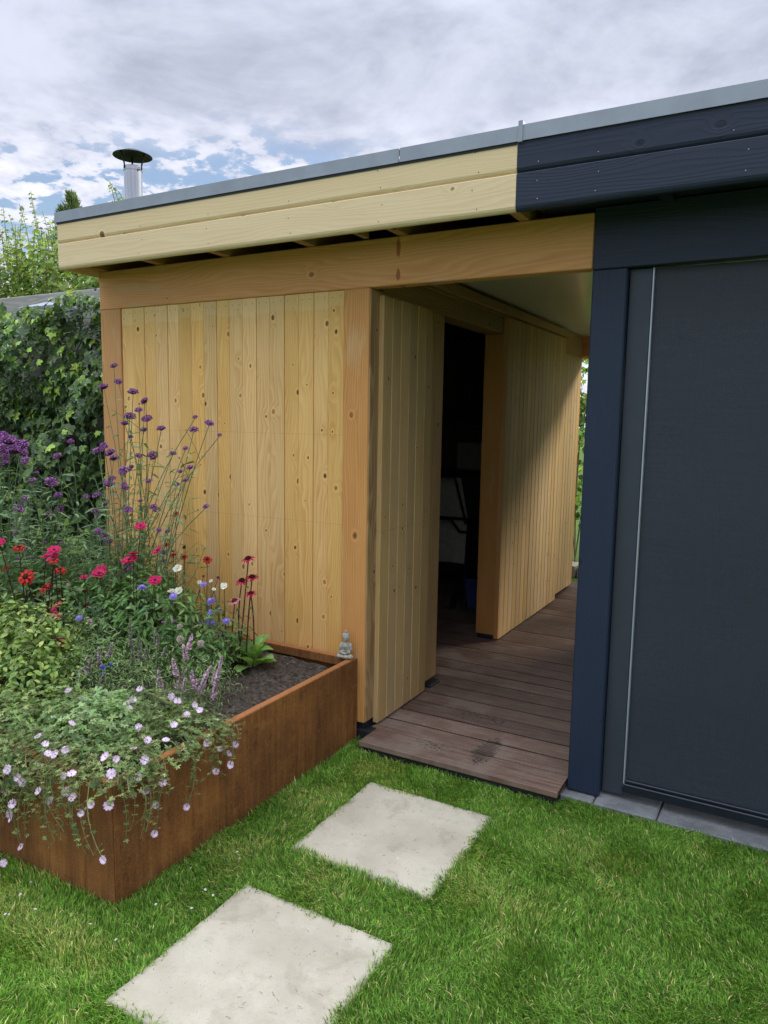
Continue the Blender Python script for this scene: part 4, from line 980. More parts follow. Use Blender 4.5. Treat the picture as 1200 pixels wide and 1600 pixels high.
# second low leaf tuft left of it
b2 = soilpt(-.66, -.22); p2 = plant('foxglove_plant', b2, 'tuft of broad darker leaves at the foot of the coneflower', 'leafy plant')
for k in range(12):
    a = k*2.4; me = primleaf(random.uniform(.10, .16), random.uniform(.024, .034), random.uniform(.4, 1.7), random.choice([(.06, .115, .035), (.075, .135, .04), (.05, .09, .03)]))
    link('leaf', me, p2, b2+Vector((math.cos(a)*.01, math.sin(a)*.01, 0)), (R(random.uniform(0, 45)), 0, a-math.pi/2))
random.seed(64); mb = MB()
for _ in range(60):
    a = random.uniform(-.60, -.08); b = random.uniform(-.95, -.08); n_ = 1; r_ = random.uniform(.006, .016)
    mb.bake(T_OV, frames(np.array([[random.gauss(0, 1), random.gauss(0, 1), .05]]), np.array([[0, 0, 1.0]]), np.array([r_])), [(a, b, soil_z(a, b)+.004)], pal([(.14, .10, .06), (.09, .06, .03), (.10, .12, .05), (.30, .27, .22)], 1))
mb.link('leaf_litter', M['leaf'], pl, kind='stuff')

# ------------------------------------------------------------------ cranesbill trailing over the rim
GP = [(.085, .135, .045), (.11, .165, .055), (.065, .105, .035), (.145, .18, .075), (.045, .075, .025)]
TR = (.24, .20, .09)
G_IN = [(107, 1080), (142, 1087), (124, 1094), (150, 1101), (112, 1131), (60, 1151), (208, 1094), (199, 1099), (201, 1107), (219, 1077), (267, 1088), (277, 1096), (304, 1102), (312, 1110), (292, 1117), (216, 1136), (272, 1133), (231, 1157), (209, 1170), (259, 1157), (75, 1178), (87, 1179), (102, 1172), (71, 1163)]
G_FRONT = [(165, 1183), (36, 1222), (13, 1202), (27, 1215), (9, 1235), (20, 1256), (16, 1271), (17, 1280), (61, 1236), (100, 1212), (112, 1210), (103, 1237), (114, 1246), (78, 1251), (143, 1257), (127, 1271), (174, 1209), (33, 1324), (6, 1348), (162, 1343), (170, 1258), (-12, 1300), (-20, 1240)]
G_SIDE = [(181, 1186), (226, 1188), (322, 1161), (368, 1163), (357, 1178), (359, 1195), (337, 1206), (216, 1214), (227, 1235), (254, 1223), (244, 1259), (291, 1261), (241, 1303), (344, 1170)]
def cranesbill(label, base, bases, flowers_, seed, blobs_, nrun, runfn, nleaf):
    random.seed(seed); b = soilpt(*base); pl_ = plant('cranesbill_plant', b, label, 'cranesbill', 'pale pink cranesbills spilling over the planter rim')
    st = MB(); lv = MB()
    def nearest(p):
        q = min(bases, key=lambda c: (c[0]-p.x)**2+(c[1]-p.y)**2); return soilpt(q[0]+random.gauss(0, .05), q[1]+random.gauss(0, .04))
    def run(j, p, over, lf, r=.0011):
        if over:     # goes up over the rim, then hangs
            rim = Vector((p.x if over == 'y' else PX+.012, PY-.012 if over == 'y' else p.y+random.uniform(-.02, .06), PZ+random.uniform(.008, .05)))
            if over == 'y': rim.x = p.x+(j.x-p.x)*.35+random.gauss(0, .07)
            a_ = bez(j, rim, (0, 0, .10), 6); out = Vector((0, -.07, .02)) if over == 'y' else Vector((.07, 0, .02))
            pts = a_+bez(rim, p, out, 7)[1:]
        else: pts = bez(j, p, (random.gauss(0, .03), random.gauss(0, .03), .07), 8)
        k = random.uniform(.8, 1.3); st.tube(pts, r*1.25, tuple(k*c for c in (TR if random.random() < .5 else (.15, .19, .08))), 4)
        for _ in range(3):          # hair thin side shoots with buds
            q = pts[random.randrange(len(pts)//2, len(pts))]; e = q+Vector((random.gauss(0, .03), random.gauss(0, .02), random.uniform(-.01, .04)))
            st.tube([q, q.lerp(e, .5)+Vector((0, 0, .006)), e], .0007, (.16, .17, .07), 3); st.ball(e, (.0022, .0022, .0042), (.22, .20, .09), 5, 3)
        stem_leaves(lv, pts, lf+5, .032, T_PALM, GP, .30, .98, 1, .15)
    for p, over in flowers_:
        run(nearest(p), p-Vector((0, 0, .003)), over, 4)
        fc = (.3, -.9, .55) if over == 'y' else (.75, -.5, .6) if over else (.35, -.6, .9)
        flower('geranium', pl_, p, fc, .3, random.uniform(.92, 1.12))
    for _ in range(nrun):
        p, over = runfn(); run(nearest(p), p, over, 6, .001)
    for s in blobs_: blob(lv, *s[:6], **(s[6] if len(s) > 6 else {}))
    st.link('stems', M['stem'], pl_); lv.link('leaves', M['leaf'], pl_, kind='stuff')
    for (X, Y_, Z_, s) in nleaf:
        m_ = MB(); m_.bake(T_PALM, frames(np.array([[random.gauss(0, .7), random.gauss(-.5, .5), .1]]), np.array([[random.gauss(.1, .3), random.gauss(-.35, .3), 1.0]]), np.array([s])), [(0, 0, 0)], pal([(.135, .205, .095), (.12, .18, .078), (.15, .215, .11)], 1, .12))
        link('leaf', m_.mesh('leaf', M['leaf']), pl_, (X, Y_, Z_))
    return pl_
def inz(px, py, dz=None):
    p = at_z(px, py, PZ+(.085 if dz is None else dz)+random.uniform(-.02, .03))
    return p
random.seed(70)
fin = [(inz(*q), None) for q in G_IN]
ffr = [(at_y(*q, PY-random.uniform(.03, .09)), 'y') for q in G_FRONT]; fsi = [(at_x(*q, PX+random.uniform(.03, .08)), 'x') for q in G_SIDE]
split = lambda L_, lo, hi: [(p, o) for p, o in L_ if lo <= p.x < hi]
def rfA():
    if random.random() < .6: return Vector((random.uniform(-.62, -.08), PY-random.uniform(.02, .09), random.uniform(.16, .42))), 'y'
    return Vector((random.uniform(-.6, -.1), random.uniform(PY+.05, -1.1), PZ+random.uniform(.02, .12))), None
def rfB():
    if random.random() < .5: return Vector((PX+random.uniform(.02, .08), random.uniform(PY, -.92), random.uniform(.20, .44)+.0)), 'x'
    return Vector((random.uniform(-.4, -.06), random.uniform(PY+.05, -.95), PZ+random.uniform(.02, .10))), None
def rfC():
    return Vector((random.uniform(-1.3, -.55), PY-random.uniform(.02, .10), random.uniform(.10, .45))), 'y'
leafA = [(random.uniform(-.52, -.28), random.uniform(-1.36, -1.12), PZ+.06+random.random()*.06, random.uniform(.042, .062)) for _ in range(85)]
gf = [(p, o) for p, o in fin+ffr if p.x < -.42]; gb = fsi+[(p, o) for p, o in fin if p.x >= -.22]; ga = [(p, o) for p, o in fin if -.42 <= p.x < -.22]+[(p, o) for p, o in ffr if p.x >= -.42]
cranesbill('cranesbill with pale pink flowers and a mound of lobed leaves behind the near planter corner', (-.38, -1.25), [(-.40, -1.25), (-.25, -1.3), (-.5, -1.2)], ga, 71,
    [((-.36, -1.30, PZ+.045), (.24, .20, .10), 1000, .036, T_PALM, [(.105, .16, .065), (.085, .135, .05), (.135, .185, .09), (.05, .085, .03)], dict(up=1.5, shell=.5)), ((-.15, -1.42, PZ+.01), (.17, .13, .075), 520, .028, T_PALM, GP, dict(up=1.2))], 64, rfA, leafA)
cranesbill('cranesbill with trailing stems hanging over the right side of the planter', (-.17, -1.12), [(-.16, -1.15), (-.2, -1.35), (-.2, -1.0)], gb, 72,
    [((-.12, -1.14, PZ+.01), (.14, .22, .075), 500, .027, T_PALM, GP, dict(up=1.2)), ((-.34, -1.02, PZ+.01), (.16, .12, .09), 420, .026, T_PALM, GP, dict(up=1.2))], 46, rfB, [])
cranesbill('cranesbill with trailing pink flowers hanging over the front of the planter at the left edge', (-.85, -1.34), [(-.6, -1.36), (-.8, -1.35), (-1.05, -1.35)], gf, 73,
    [((-.78, -1.42, PZ+.02), (.30, .15, .11), 1400, .030, T_PALM, GP, dict(up=1.0)), ((-.62, -1.56, PZ-.06), (.26, .06, .13), 620, .026, T_PALM, GP, dict(up=.3, face=(0, -1, 0))), ((-1.25, -1.4, PZ+.02), (.3, .14, .12), 700, .03, T_PALM, GP, dict(up=1.0)),
     ((-.62, -1.28, PZ+.05), (.16, .14, .10), 500, .028, T_PALM, GP, dict(up=1.0))], 90, rfC, [])

# ------------------------------------------------------------------ stone figure on the rim corner
def figure():
    mb = MB(); r = lambda ax, a: Matrix.Rotation(R(a), 3, ax)
    B = lambda c, s, rot=None: mb.ball(c, s, n=16, k=12, rot=rot)
    B((0, .000, .012), (.036, .024, .014))                        # folded legs, wide base
    B((-.024, -.010, .013), (.018, .013, .012), r('Z', 20)); B((.024, -.010, .013), (.018, .013, .012), r('Z', -20)); B((0, -.018, .012), (.021, .009, .009))
    B((0, .004, .040), (.021, .014, .030)); B((0, .004, .062), (.024, .0125, .014)); B((0, .003, .055), (.020, .014, .02))
    for s in (-1, 1):
        B((s*.0245, .002, .052), (.0085, .009, .021), r('Y', s*-10)); B((s*.018, -.009, .032), (.0075, .015, .008), r('Z', s*35)); B((s*.006, -.0185, .028), (.009, .006, .005), r('Z', s*20))
    B((0, .002, .078), (.009, .008, .010))
    B((0, .000, .098), (.0155, .0150, .0195)); B((0, .004, .108), (.0165, .0155, .0125)); B((0, .004, .1215), (.0085, .0085, .007))
    B((0, -.0150, .0955), (.0020, .0030, .0050)); B((0, -.0140, .0885), (.0045, .0018, .0012)); B((0, -.0135, .0850), (.0035, .002, .0012))
    for s in (-1, 1):
        B((s*.0162, .003, .094), (.0025, .0045, .0095)); B((s*.0062, -.0142, .0995), (.0040, .0016, .0013))
    for i in range(7):                                             # curls on the brow
        a = R(-60+20*i); B((math.sin(a)*.0150, -math.cos(a)*.0125+.002, .1085), (.0030, .0028, .0030))
    for i in range(5):                                             # robe folds
        mb.tube([(-.018+.003*i, -.0105, .066-.006*i), (.0, -.0150, .054-.006*i), (.016, -.012, .058-.005*i)], .0013, n=5)
    me = mb.mesh('statue', M['stone'], colour=False)
    o = link('seated_statue', me, None, (0, 0, 0))
    rm = o.modifiers.new('remesh', 'REMESH'); rm.mode = 'VOXEL'; rm.voxel_size = .0011; rm.use_smooth_shade = True
    return o
fg = figure(); pf = at_z(542, 1019, PZ+.001); fg.location = (-.079, -.050, PZ+.001); fg.rotation_euler = (0, 0, R(14)); fg.scale = (1.05, 1.05, 1.10)
tag(fg, 'small weathered stone figure of a seated meditating monk on the planter rim corner', 'statue')

# ------------------------------------------------------------------ lawn blades
def vnoise(x, y, s, seed):
    g_ = np.random.default_rng(seed).random((64, 64)); X = x/s; Y = y/s
    xi = np.floor(X).astype(int); yi = np.floor(Y).astype(int); fx = X-xi; fy = Y-yi; fx = fx*fx*(3-2*fx); fy = fy*fy*(3-2*fy)
    a = g_[xi % 64, yi % 64]; b = g_[(xi+1) % 64, yi % 64]; c = g_[xi % 64, (yi+1) % 64]; d = g_[(xi+1) % 64, (yi+1) % 64]
    return (a*(1-fx)+b*fx)*(1-fy)+(c*(1-fx)+d*fx)*fy
def blades(N_, x0, x1, y0, y1, hmul, wmul, hole=None):
    x = rng.uniform(x0, x1, N_); y = rng.uniform(y0, y1, N_)
    keep = np.ones(N_, bool); edge = np.zeros(N_)
    def rect(ax, bx, ay, by, grow=.0, e=.05):
        nonlocal keep, edge
        dx = np.maximum(ax-x, x-bx); dy = np.maximum(ay-y, y-by); d = np.maximum(dx, dy)
        keep &= d > grow; edge = np.maximum(edge, np.clip(1-(d-grow)/e, 0, 1)*(d > grow)); return d
    for cx, cy, w, h in SL:
        d = rect(cx-w/2, cx+w/2, cy-h/2, cy+h/2, -.004-.016*vnoise(x, y, .05, 11)-.018*(rng.random(N_) < .12), .04)
    dpl = rect(PXL, PX, PY, .3, .002, .07)
    rect(.0, 1.03, -.115, .5, .0, .05); rect(1.0, 6, -.052, 9, -.014, .05); rect(-3, .1, -.0, 9, 0, .03)
    if hole: keep &= ~((x > hole[0]) & (x < hole[1]) & (y > hole[2]) & (y < hole[3]))
    x, y, edge, dpl = x[keep], y[keep], edge[keep], dpl[keep]; n = len(x)
    n1 = vnoise(x+9, y+7, .22, 1); n2 = vnoise(x+5, y+3, .06, 2); n3 = vnoise(x+4, y+8, .6, 3)
    h = (.015+.014*rng.random(n)**1.5+.007*n2+.004*n1)*hmul*(1+.25*edge+.6*np.clip(1-dpl/.05, 0, 1)*(rng.random(n) < .6))
    w = (.0011+.0009*rng.random(n))*wmul
    th = rng.random(n)*6.283; ln = (.25+.75*rng.random(n))*(.5+.9*vnoise(x+1, y+2, .09, 5)); la = 6.283*vnoise(x+3, y+3, .15, 6)+rng.normal(size=n)*1.0
    # tufts lean together
    dx = np.cos(la)*ln*h; dy = np.sin(la)*ln*h
    c, s = np.cos(th)*w, np.sin(th)*w
    B = np.stack([x, y, np.zeros(n)], 1); z = np.zeros(n)
    V = np.empty((n, 5, 3))
    V[:, 0] = B-np.stack([c, s, z], 1); V[:, 1] = B+np.stack([c, s, z], 1)
    mid = B+np.stack([dx*.33, dy*.33, h*.55], 1); V[:, 2] = mid-np.stack([c, s, z], 1)*.85; V[:, 3] = mid+np.stack([c, s, z], 1)*.85
    V[:, 4] = B+np.stack([dx, dy, h*(.97-.30*ln)], 1)
    base = np.array([.080, .148, .021]); yel = np.array([.165, .185, .048]); deep = np.array([.040, .092, .014]); dry = np.array([.34, .28, .14]); fresh = np.array([.105, .205, .030])
    k = rng.random(n)
    path = np.exp(-((dpl-.17)/.085)**2)*(y < -.2)                         # paler worn strip along the planter
    fy_ = np.clip((n1-.50)*1.7+(n3-.52)*.8+(vnoise(x+2, y+6, .035, 9)-.5)*.8+path*.8+rng.normal(size=n)*.22, 0, 1)[:, None]
    C = base*(1-fy_)+yel*fy_
    C = np.where((k < .24)[:, None], deep, C); C = np.where((k > .80)[:, None], fresh, C); C = np.where((rng.random(n) < .035+.05*fy_[:, 0])[:, None], dry, C)
    C = C*(1+rng.normal(size=(n, 1))*.14)*(.86+.28*n3[:, None]); C = np.clip(C, .005, .6)
    C = np.repeat(C[:, None], 5, 1); C[:, 0:2] *= .85; C[:, 4] *= 1.12
    i = np.arange(n)*5
    T = np.concatenate([np.stack([i, i+1, i+3], 1), np.stack([i, i+3, i+2], 1), np.stack([i+2, i+3, i+4], 1)])
    return np_mesh('grass', V.reshape(-1, 3), T, None, M['grass'], C.reshape(-1, 3))
CORE = (-1.0, 2.35, -2.15, .0)
tag(link('lawn_grass', blades(360000, *CORE, 1.0, .92)), 'short mown green lawn grass with paler worn patches around the slabs', None, kind='stuff')
tag(link('lawn_grass', blades(110000, -3.5, 5.5, -4.5, .0, 1.1, 1.7, CORE)), 'lawn grass further from the slabs', None, kind='stuff')
# clippings on the slabs and petals on the grass
mb = MB(); random.seed(81)
for cx, cy, w, h in SL[:2]:
    for _ in range(46):
        x = cx+random.uniform(-.27, .27); y = cy+random.uniform(-.28, .28)
        if random.random() < .5: x = cx+.12+random.gauss(0, .08)
        if abs(x-cx) > .28: continue
        a = random.uniform(0, 6.28); l_ = random.uniform(.003, .009); c = random.choice([(.20, .19, .09), (.26, .22, .12), (.12, .10, .06), (.30, .27, .17)])
        mb.tube([(x, y, .0158), (x+math.cos(a)*l_, y+math.sin(a)*l_, .0170), (x+math.cos(a+.15)*l_*1.9, y+math.sin(a+.15)*l_*1.9, .0160)], .00045, c, 3)
tag(mb.link('grass_clippings', M['stem']), 'dry grass clippings lying on the sandstone slabs', None, kind='stuff')
pm = MB(); pm.add([(0, 0, 0), (.006, .002, .002), (.008, .008, .001), (.002, .009, .003), (-.003, .005, .001)], T=[(0, 1, 2), (0, 2, 3), (0, 3, 4)], c=(.78, .68, .76)); pme = pm.mesh('petal', M['petal'])
for (px, py) in ((12, 1428), (50, 1378), (52, 1420), (8, 1430), (243, 1415), (298, 1355), (318, 1390), (334, 1400), (302, 1418), (138, 1443), (374, 1340), (368, 1332), (180, 1470), (30, 1400), (620, 1340)):
    q = at_z(px, py, .036); o = link('fallen_petal', pme, None, q, (random.uniform(-.4, .4), random.uniform(-.4, .4), random.uniform(0, 6)))
    tag(o, 'tiny pale pink petal fallen on the lawn beside the planter', 'petal', 'petals fallen on the lawn')
# bits on the deck
mb = MB()
for _ in range(70):
    x = random.uniform(.10, 1.0); y = random.uniform(-.05, 2.4); a = random.uniform(0, 6.28); l_ = random.uniform(.002, .006)*(3 if random.random() < .06 else 1)
    mb.tube([(x, y, .0675), (x+math.cos(a)*l_, y+math.sin(a)*l_, .0685)], .0010, random.choice([(.5, .45, .36), (.35, .28, .18), (.06, .05, .04)]), 3)
tag(mb.link('deck_litter', M['stem']), 'specks of sawdust and dry leaf bits on the deck boards', None, kind='stuff')

# ------------------------------------------------------------------ fence and ivy on the left
fn = empty('fence', (-3.6, .48, 0), 'weathered grey timber fence overgrown with ivy left of the shed', 'fence')
for i in range(4): block('fence_board', (-5.6, .462, 2.20-.155*(i)+.058), (-1.862, .484, 2.20-.155*i+.2115+(.04 if i == 0 else 0)), M['oldgrey'], fn, .003)
for i in range(11): block('fence_board', (-5.6, .462, 1.585-.155*i+.058), (-1.862, .484, 1.585-.155*i+.2115), M['oldgrey'], fn, .003)
capp = at_y(70, 482, .36)
for X in (capp.x, -4.6, -1.98):
    block('fence_post', (X-.05, .34, 0), (X+.05, .455, 2.31), M['oldgrey'], fn, .004)
mb = MB(); X = capp.x
mb.add([(X-.20, .29, 2.315), (X+.20, .29, 2.315), (X+.20, .46, 2.315), (X-.20, .46, 2.315), (X-.20, .29, 2.335), (X+.20, .29, 2.335), (X+.20, .46, 2.335), (X-.20, .46, 2.335), (X-.02, .37, 2.372), (X+.04, .37, 2.372)],
       Q=[(0, 3, 2, 1), (0, 1, 5, 4), (1, 2, 6, 5), (2, 3, 7, 6), (3, 0, 4, 7), (4, 5, 9, 8), (6, 7, 8, 9)], T=[(5, 6, 9), (7, 4, 8)])
mb.link('post_cap', M['trim'], fn, colour=False)
random.seed(91); rng = np.random.default_rng(91)
iv = empty('ivy', (-2.9, .3, 0), 'dense dark green ivy with bright young leaves climbing the fence left of the shed', 'ivy')
IVD = [(.022, .050, .014), (.030, .065, .018), (.040, .080, .020), (.018, .040, .012)]; IVL = [(.11, .20, .03), (.085, .16, .028), (.14, .23, .04)]
n = 10500
u = rng.uniform(-5.2, -1.875, n); zz = 2.38*rng.random(n)**.85
bulge = .27+.10*np.sin(u*3.1+zz*2.3)+.07*np.sin(u*7.7-zz*5.1+1)+.05*np.sin(zz*11+u*3)
depth = rng.random(n)**1.9
yy = .40-bulge*(1-depth)-.04
top = 2.29+.05*np.sin(u*5)+.04*np.sin(u*13)
zz = np.minimum(zz, top+rng.normal(size=n)*.03)
pos = np.stack([u, yy, zz], 1)
nrm = np.stack([rng.normal(size=n)*.35, -1+rng.normal(size=n)*.25, .55+rng.normal(size=n)*.35], 1)
dr = np.stack([rng.normal(size=n)*.45, -.35+rng.normal(size=n)*.2, -1+rng.normal(size=n)*.35], 1); dr -= nrm*(np.sum(dr*nrm, 1)/np.sum(nrm*nrm, 1))[:, None]
sz = .036+.062*rng.random(n)**1.4; young = (rng.random(n) < .13+.18*(zz > 1.75)+.1*(np.sin(u*4+zz*6) > .6)) & (depth < .35)
colr = np.where(young[:, None], pal(IVL, n, .15), pal(IVD, n, .2)); sz = np.where(young, sz*.85, sz)
vis = (depth < .16) & (u > -3.1) & (zz > .9)
idx = np.where(vis)[0]; idx = idx[np.argsort(-sz[idx])][:280]; rest = np.setdiff1d(np.arange(n), idx)
mb = MB(); mb.bake(T_IVY, frames(dr[rest], nrm[rest], sz[rest]), pos[rest], colr[rest]); mb.link('leaves', M['gloss'], iv, kind='stuff')
vm = []
for k in range(14):
    m_ = MB(); m_.add(T_IVY[0], T=T_IVY[1], c=pal(IVL if k > 8 else IVD, 1, .15)[0]); vm.append(m_.mesh('leaf', M['gloss']))
fr = frames(dr, nrm, np.ones(n))
for i in idx:
    o = link('leaf', vm[random.randrange(9, 14) if young[i] else random.randrange(9)], iv, tuple(pos[i]), Matrix(fr[i].tolist()).to_euler()); o.scale = (sz[i],)*3
mb = MB()
for _ in range(90):
    a = random.uniform(-5, -1.95); z0 = random.uniform(0, 1.2); pts = [Vector((a+random.gauss(0, .06)*k, .40-.05*random.random(), z0+k*.22)) for k in range(6)]; mb.tube(pts, .004, (.08, .06, .04), 4)
mb.link('stems', M['stem'], iv, kind='stuff')

# ------------------------------------------------------------------ trees behind the fence
def tree(name, label, cat, base, shoots, mass, palette, size, seed, tmpl=T_WIDE, cw=.012, grp='trees behind the fence'):
    random.seed(seed); t = empty(name, base, label, cat, grp); tr = MB(); lv = MB(); bx = Vector(base)
    tr.tube([bx, bx+Vector((.05, 0, .8)), bx+Vector((-.03, .05, 1.7)), bx+Vector((.05, 0, 2.5))], [.07, .06, .045, .03], (.15, .12, .08), 8)
    P_ = []; D = []; U = []
    for (e, j) in shoots:
        e = Vector(e); j = Vector(j); pts = bez(j, e, (random.gauss(0, .06), random.gauss(0, .06), .12), 9); tr.tube([bx+Vector((0, 0, 1.9)), bx.lerp(j, .6)+Vector((0, 0, .75)), j], [.03, .02, .012], (.14, .11, .07), 5)
        tr.tube(pts, [cw-(cw-.002)*i/8 for i in range(9)], (.13, .12, .06), 5)
        L_ = (e-j).length; m_ = int(L_/.030)
        for k in range(m_):
            tt = .12+.88*k/m_; i = min(int(tt*8), 7); q = pts[i].lerp(pts[i+1], tt*8-i); th = k*math.pi+random.gauss(0, .6)
            P_.append(tuple(q)); D.append((math.cos(th), math.sin(th)*.8, random.gauss(-.05, .35))); U.append((random.gauss(0, .35), random.gauss(-.2, .35), 1))
    n = len(P_); 
    if n: lv.bake(tmpl, frames(np.array(D), np.array(U), size*(1+rng.normal(size=n)*.22).clip(-.5, .6)), P_, pal(palette, n))
    for c, r, k in mass: blob(lv, c, r, k, size, tmpl, palette, up=.6, shell=.35)
    tr.link('trunk', M['stem'], t); lv.link('crown', M['leaf'], t, kind='stuff'); return t
HZ = [(.085, .130, .032), (.060, .10, .027), (.115, .165, .045), (.045, .078, .022), (.13, .16, .055)]
def S_(px, py, Y, dx=0, L_=1.0): e = at_y(px, py, Y); return (tuple(e), (e.x+dx, e.y+.1, e.z-L_))
tree('hazel_tree', 'fresh green hazel with upright leafy shoots rising above the grey fence, left of the fascia', 'tree', (-5.2, 2.4, 0),
     [S_(48, 297, 2.3, .1, 1.1), (S_(38, 325, 2.3, -.1, .9)), S_(30, 318, 2.5), S_(66, 330, 2.3, .1), S_(78, 342, 2.1), S_(5, 322, 2.2), S_(14, 335, 2.4), S_(-15, 320, 2.4), S_(58, 345, 2.0), S_(88, 358, 2.1), S_(72, 362, 2.0, .2), S_(24, 350, 2.0), S_(-35, 335, 2.4), S_(52, 318, 2.5), S_(84, 340, 2.3)]
     + [S_(random.uniform(-60, 145), random.uniform(352, 400), random.uniform(1.7, 2.8), random.gauss(0, .2), random.uniform(.6, 1.1)) for _ in range(60)],
     [((-4.9, 2.2, 2.75), (1.3, .4, .72), 2600), ((-6.3, 2.3, 2.8), (1.3, .5, .75), 2400), ((-3.9, 2.0, 2.6), (.8, .4, .6), 1300)], HZ, .085, 101, cw=.006)
tree('plum_tree', 'leafy shoot of a tree showing above the roof edge beside the flue pipe', 'tree', (-4.55, 2.6, 0),
     [(tuple(at_y(165, 279, 2.6)), tuple(at_y(186, 345, 2.6))), (tuple(at_y(176, 292, 2.6)), tuple(at_y(190, 350, 2.6))), (tuple(at_y(172, 287, 2.6)), tuple(at_y(184, 340, 2.6)))], [((-4.2, 2.7, 2.9), (.5, .3, .5), 500)], HZ, .09, 102, cw=.006, tmpl=T_oval(.28))
# conifer tips far behind
cn = empty('conifer', tuple(at_y(110, 340, 9)*1.0), 'dark conifer tip far behind the left end of the roof', 'tree'); cb = at_y(111, 306, 9); cn.location = (cb.x, cb.y, 0)
mb = MB(); tr = MB(); tr.tube([(cb.x, cb.y, 0), (cb.x, cb.y, cb.z)], [.14, .01], (.10, .07, .05), 6)
random.seed(103)
for tipx, tipz, top_r in ((0, 0, .0), (-.30, -.28, 0), (.10, -.12, 0)):
    n = 1500 if tipx == 0 else 500
    t = rng.random(n)**1.3; hh = cb.z+tipz-t*(2.6 if tipx == 0 else .9); rr = (.05+t*(.75 if tipx == 0 else .28))*np.sqrt(rng.random(n)); th = rng.random(n)*6.28
    P_ = np.stack([cb.x+tipx+rr*np.cos(th), cb.y+rr*np.sin(th), hh], 1); D = np.stack([np.cos(th)*.5, np.sin(th)*.5, np.ones(n)], 1)+rng.normal(size=(n, 3))*.25
    mb.bake(T_THIN, frames(D, rng.normal(size=(n, 3)), .13+.05*rng.random(n)), P_, pal([(.035, .06, .030), (.05, .08, .035), (.07, .09, .045)], n))
tr.link('trunk', M['stem'], cn); mb.link('crown', M['leaf'], cn, kind='stuff')
# hedge beyond the passage and boundary greenery
hd = empty('hedge', (.2, 5.6, 0), 'sunlit green ivy hedge seen through the far end of the passage', 'hedge'); mb = MB()
for (c, r, k) in (((-.3, 5.5, 2.2), (1.4, .30, .65), 2600), ((-.3, 5.5, 1.1), (1.4, .30, .75), 2000), ((1.9, 5.5, 1.7), (1.4, .3, 1.2), 2200), ((4.3, 5.6, 1.7), (1.5, .3, 1.2), 1500)):
    blob(mb, c, r, k, .075, T_IVY, [(.075, .15, .03), (.05, .11, .025), (.12, .19, .04), (.03, .06, .02)], up=.5, shell=.5, face=(0, -.6, 0))
mb.link('leaves', M['leaf'], hd, kind='stuff'); mb = MB()
for _ in range(140):
    a = random.uniform(-1.6, 5); mb.tube([(a, 5.4+random.gauss(0, .1), 0), (a+random.gauss(0, .1), 5.4, .7), (a+random.gauss(0, .2), 5.45, 1.9)], .009, (.20, .15, .09), 4)
mb.link('stems', M['stem'], hd, kind='stuff')
for k in range(3):
    mb = MB(); mb.box((-.75+k*.62, 4.55, 0), (-.75+k*.62+.6, 4.8, .13 if k != 1 else .125), .008); tag(mb.link('border_stone', M['paver'], colour=False), ['pale border stone beyond the deck, hidden by the shed wall', 'pale border stone beyond the end of the deck, seen beside the navy post', 'pale border stone beyond the deck, hidden by the navy post'][k], 'border stone', 'border stones beyond the deck')
# ------------------------------------------------------------------ flue pipe behind the roof
FX, FYY = at_y(208.5, 300, .95).x, .95
fl = empty('flue_pipe', (FX, FYY, 0), 'shiny stainless steel flue pipe with a dark conical cap behind the roof edge', 'chimney')
zt = at_y(208, 262, .95).z; zc_ = at_y(208, 240, .95).z; rp = .064
mb = MB(); mb.lathe([(rp, 0), (rp, zt-.03), (rp, zt-.006), (rp, zt-.002), (rp-.003, zt), (rp-.004, zt-.05)], (FX, FYY, 0), 32); mb.link('pipe', M['steel'], fl, smooth=True, colour=False)
mb = MB(); mb.lathe([(rp+.0015, zt-.028), (rp+.003, zt-.027), (rp+.003, zt+.001), (rp-.001, zt+.004)], (FX, FYY, 0), 32); mb.ball((FX+rp+.012, FYY-.01, zt-.022), (.011, .009, .012)); mb.box((FX+rp, FYY-.016, zt-.027), (FX+rp+.012, FYY-.004, zt-.017)); mb.link('clamp_band', M['steel'], fl, colour=False)
mb = MB(); hz = at_y(180, 247, .95); rc = abs(at_y(236, 247, .95).x-FX)*.74
mb.lathe([(.001, zc_+.030), (rc*.5, zc_+.014), (rc, zc_-.016), (rc+.002, zc_-.020), (rc-.002, zc_-.021), (rc*.5, zc_+.006), (.001, zc_+.022)], (FX, FYY, 0), 40); mb.link('cap', M['blackmetal'], fl, smooth=True, colour=False)
for k in range(3):
    a = R(20+120*k); mb = MB(); c, s = math.cos(a), math.sin(a)
    mb.tube([(FX+c*(rp+.003), FYY+s*(rp+.003), zt-.02), (FX+c*(rp+.004), FYY+s*(rp+.004), zt+.012), (FX+c*(rp+.03), FYY+s*(rp+.03), zc_+.002)], [.006, .006, .007], n=6); mb.link('bracket', M['blackmetal'], fl, colour=False)
# ------------------------------------------------------------------ things inside the dark shed
ch = empty('garden_chair', (-.72, 2.5, .08), 'pale cushioned garden chair folded up just inside the dark doorway', 'chair')
def cush(a, b, c, d, th, bulge):
    a, b, c, d = map(Vector, (a, b, c, d)); nn = (b-a).cross(d-a).normalized(); n_ = 9; V = []
    for sgn in (1, -1):
        for j in range(n_):
            for i in range(n_):
                u, v = i/(n_-1), j/(n_-1); p = a.lerp(b, u).lerp(d.lerp(c, u), v); e = min(1, 6*min(u, 1-u, v, 1-v)+.0); V.append(p+nn*sgn*(th/2*math.sqrt(max(e, 0))+bulge*math.sin(math.pi*u)*math.sin(math.pi*v)))
    m_ = n_*n_; Q = []
    for s_ in range(2):
        for j in range(n_-1):
            for i in range(n_-1):
                q = [s_*m_+j*n_+i, s_*m_+j*n_+i+1, s_*m_+(j+1)*n_+i+1, s_*m_+(j+1)*n_+i]; Q.append(q if s_ == 0 else q[::-1])
    return [tuple(v) for v in V], Q
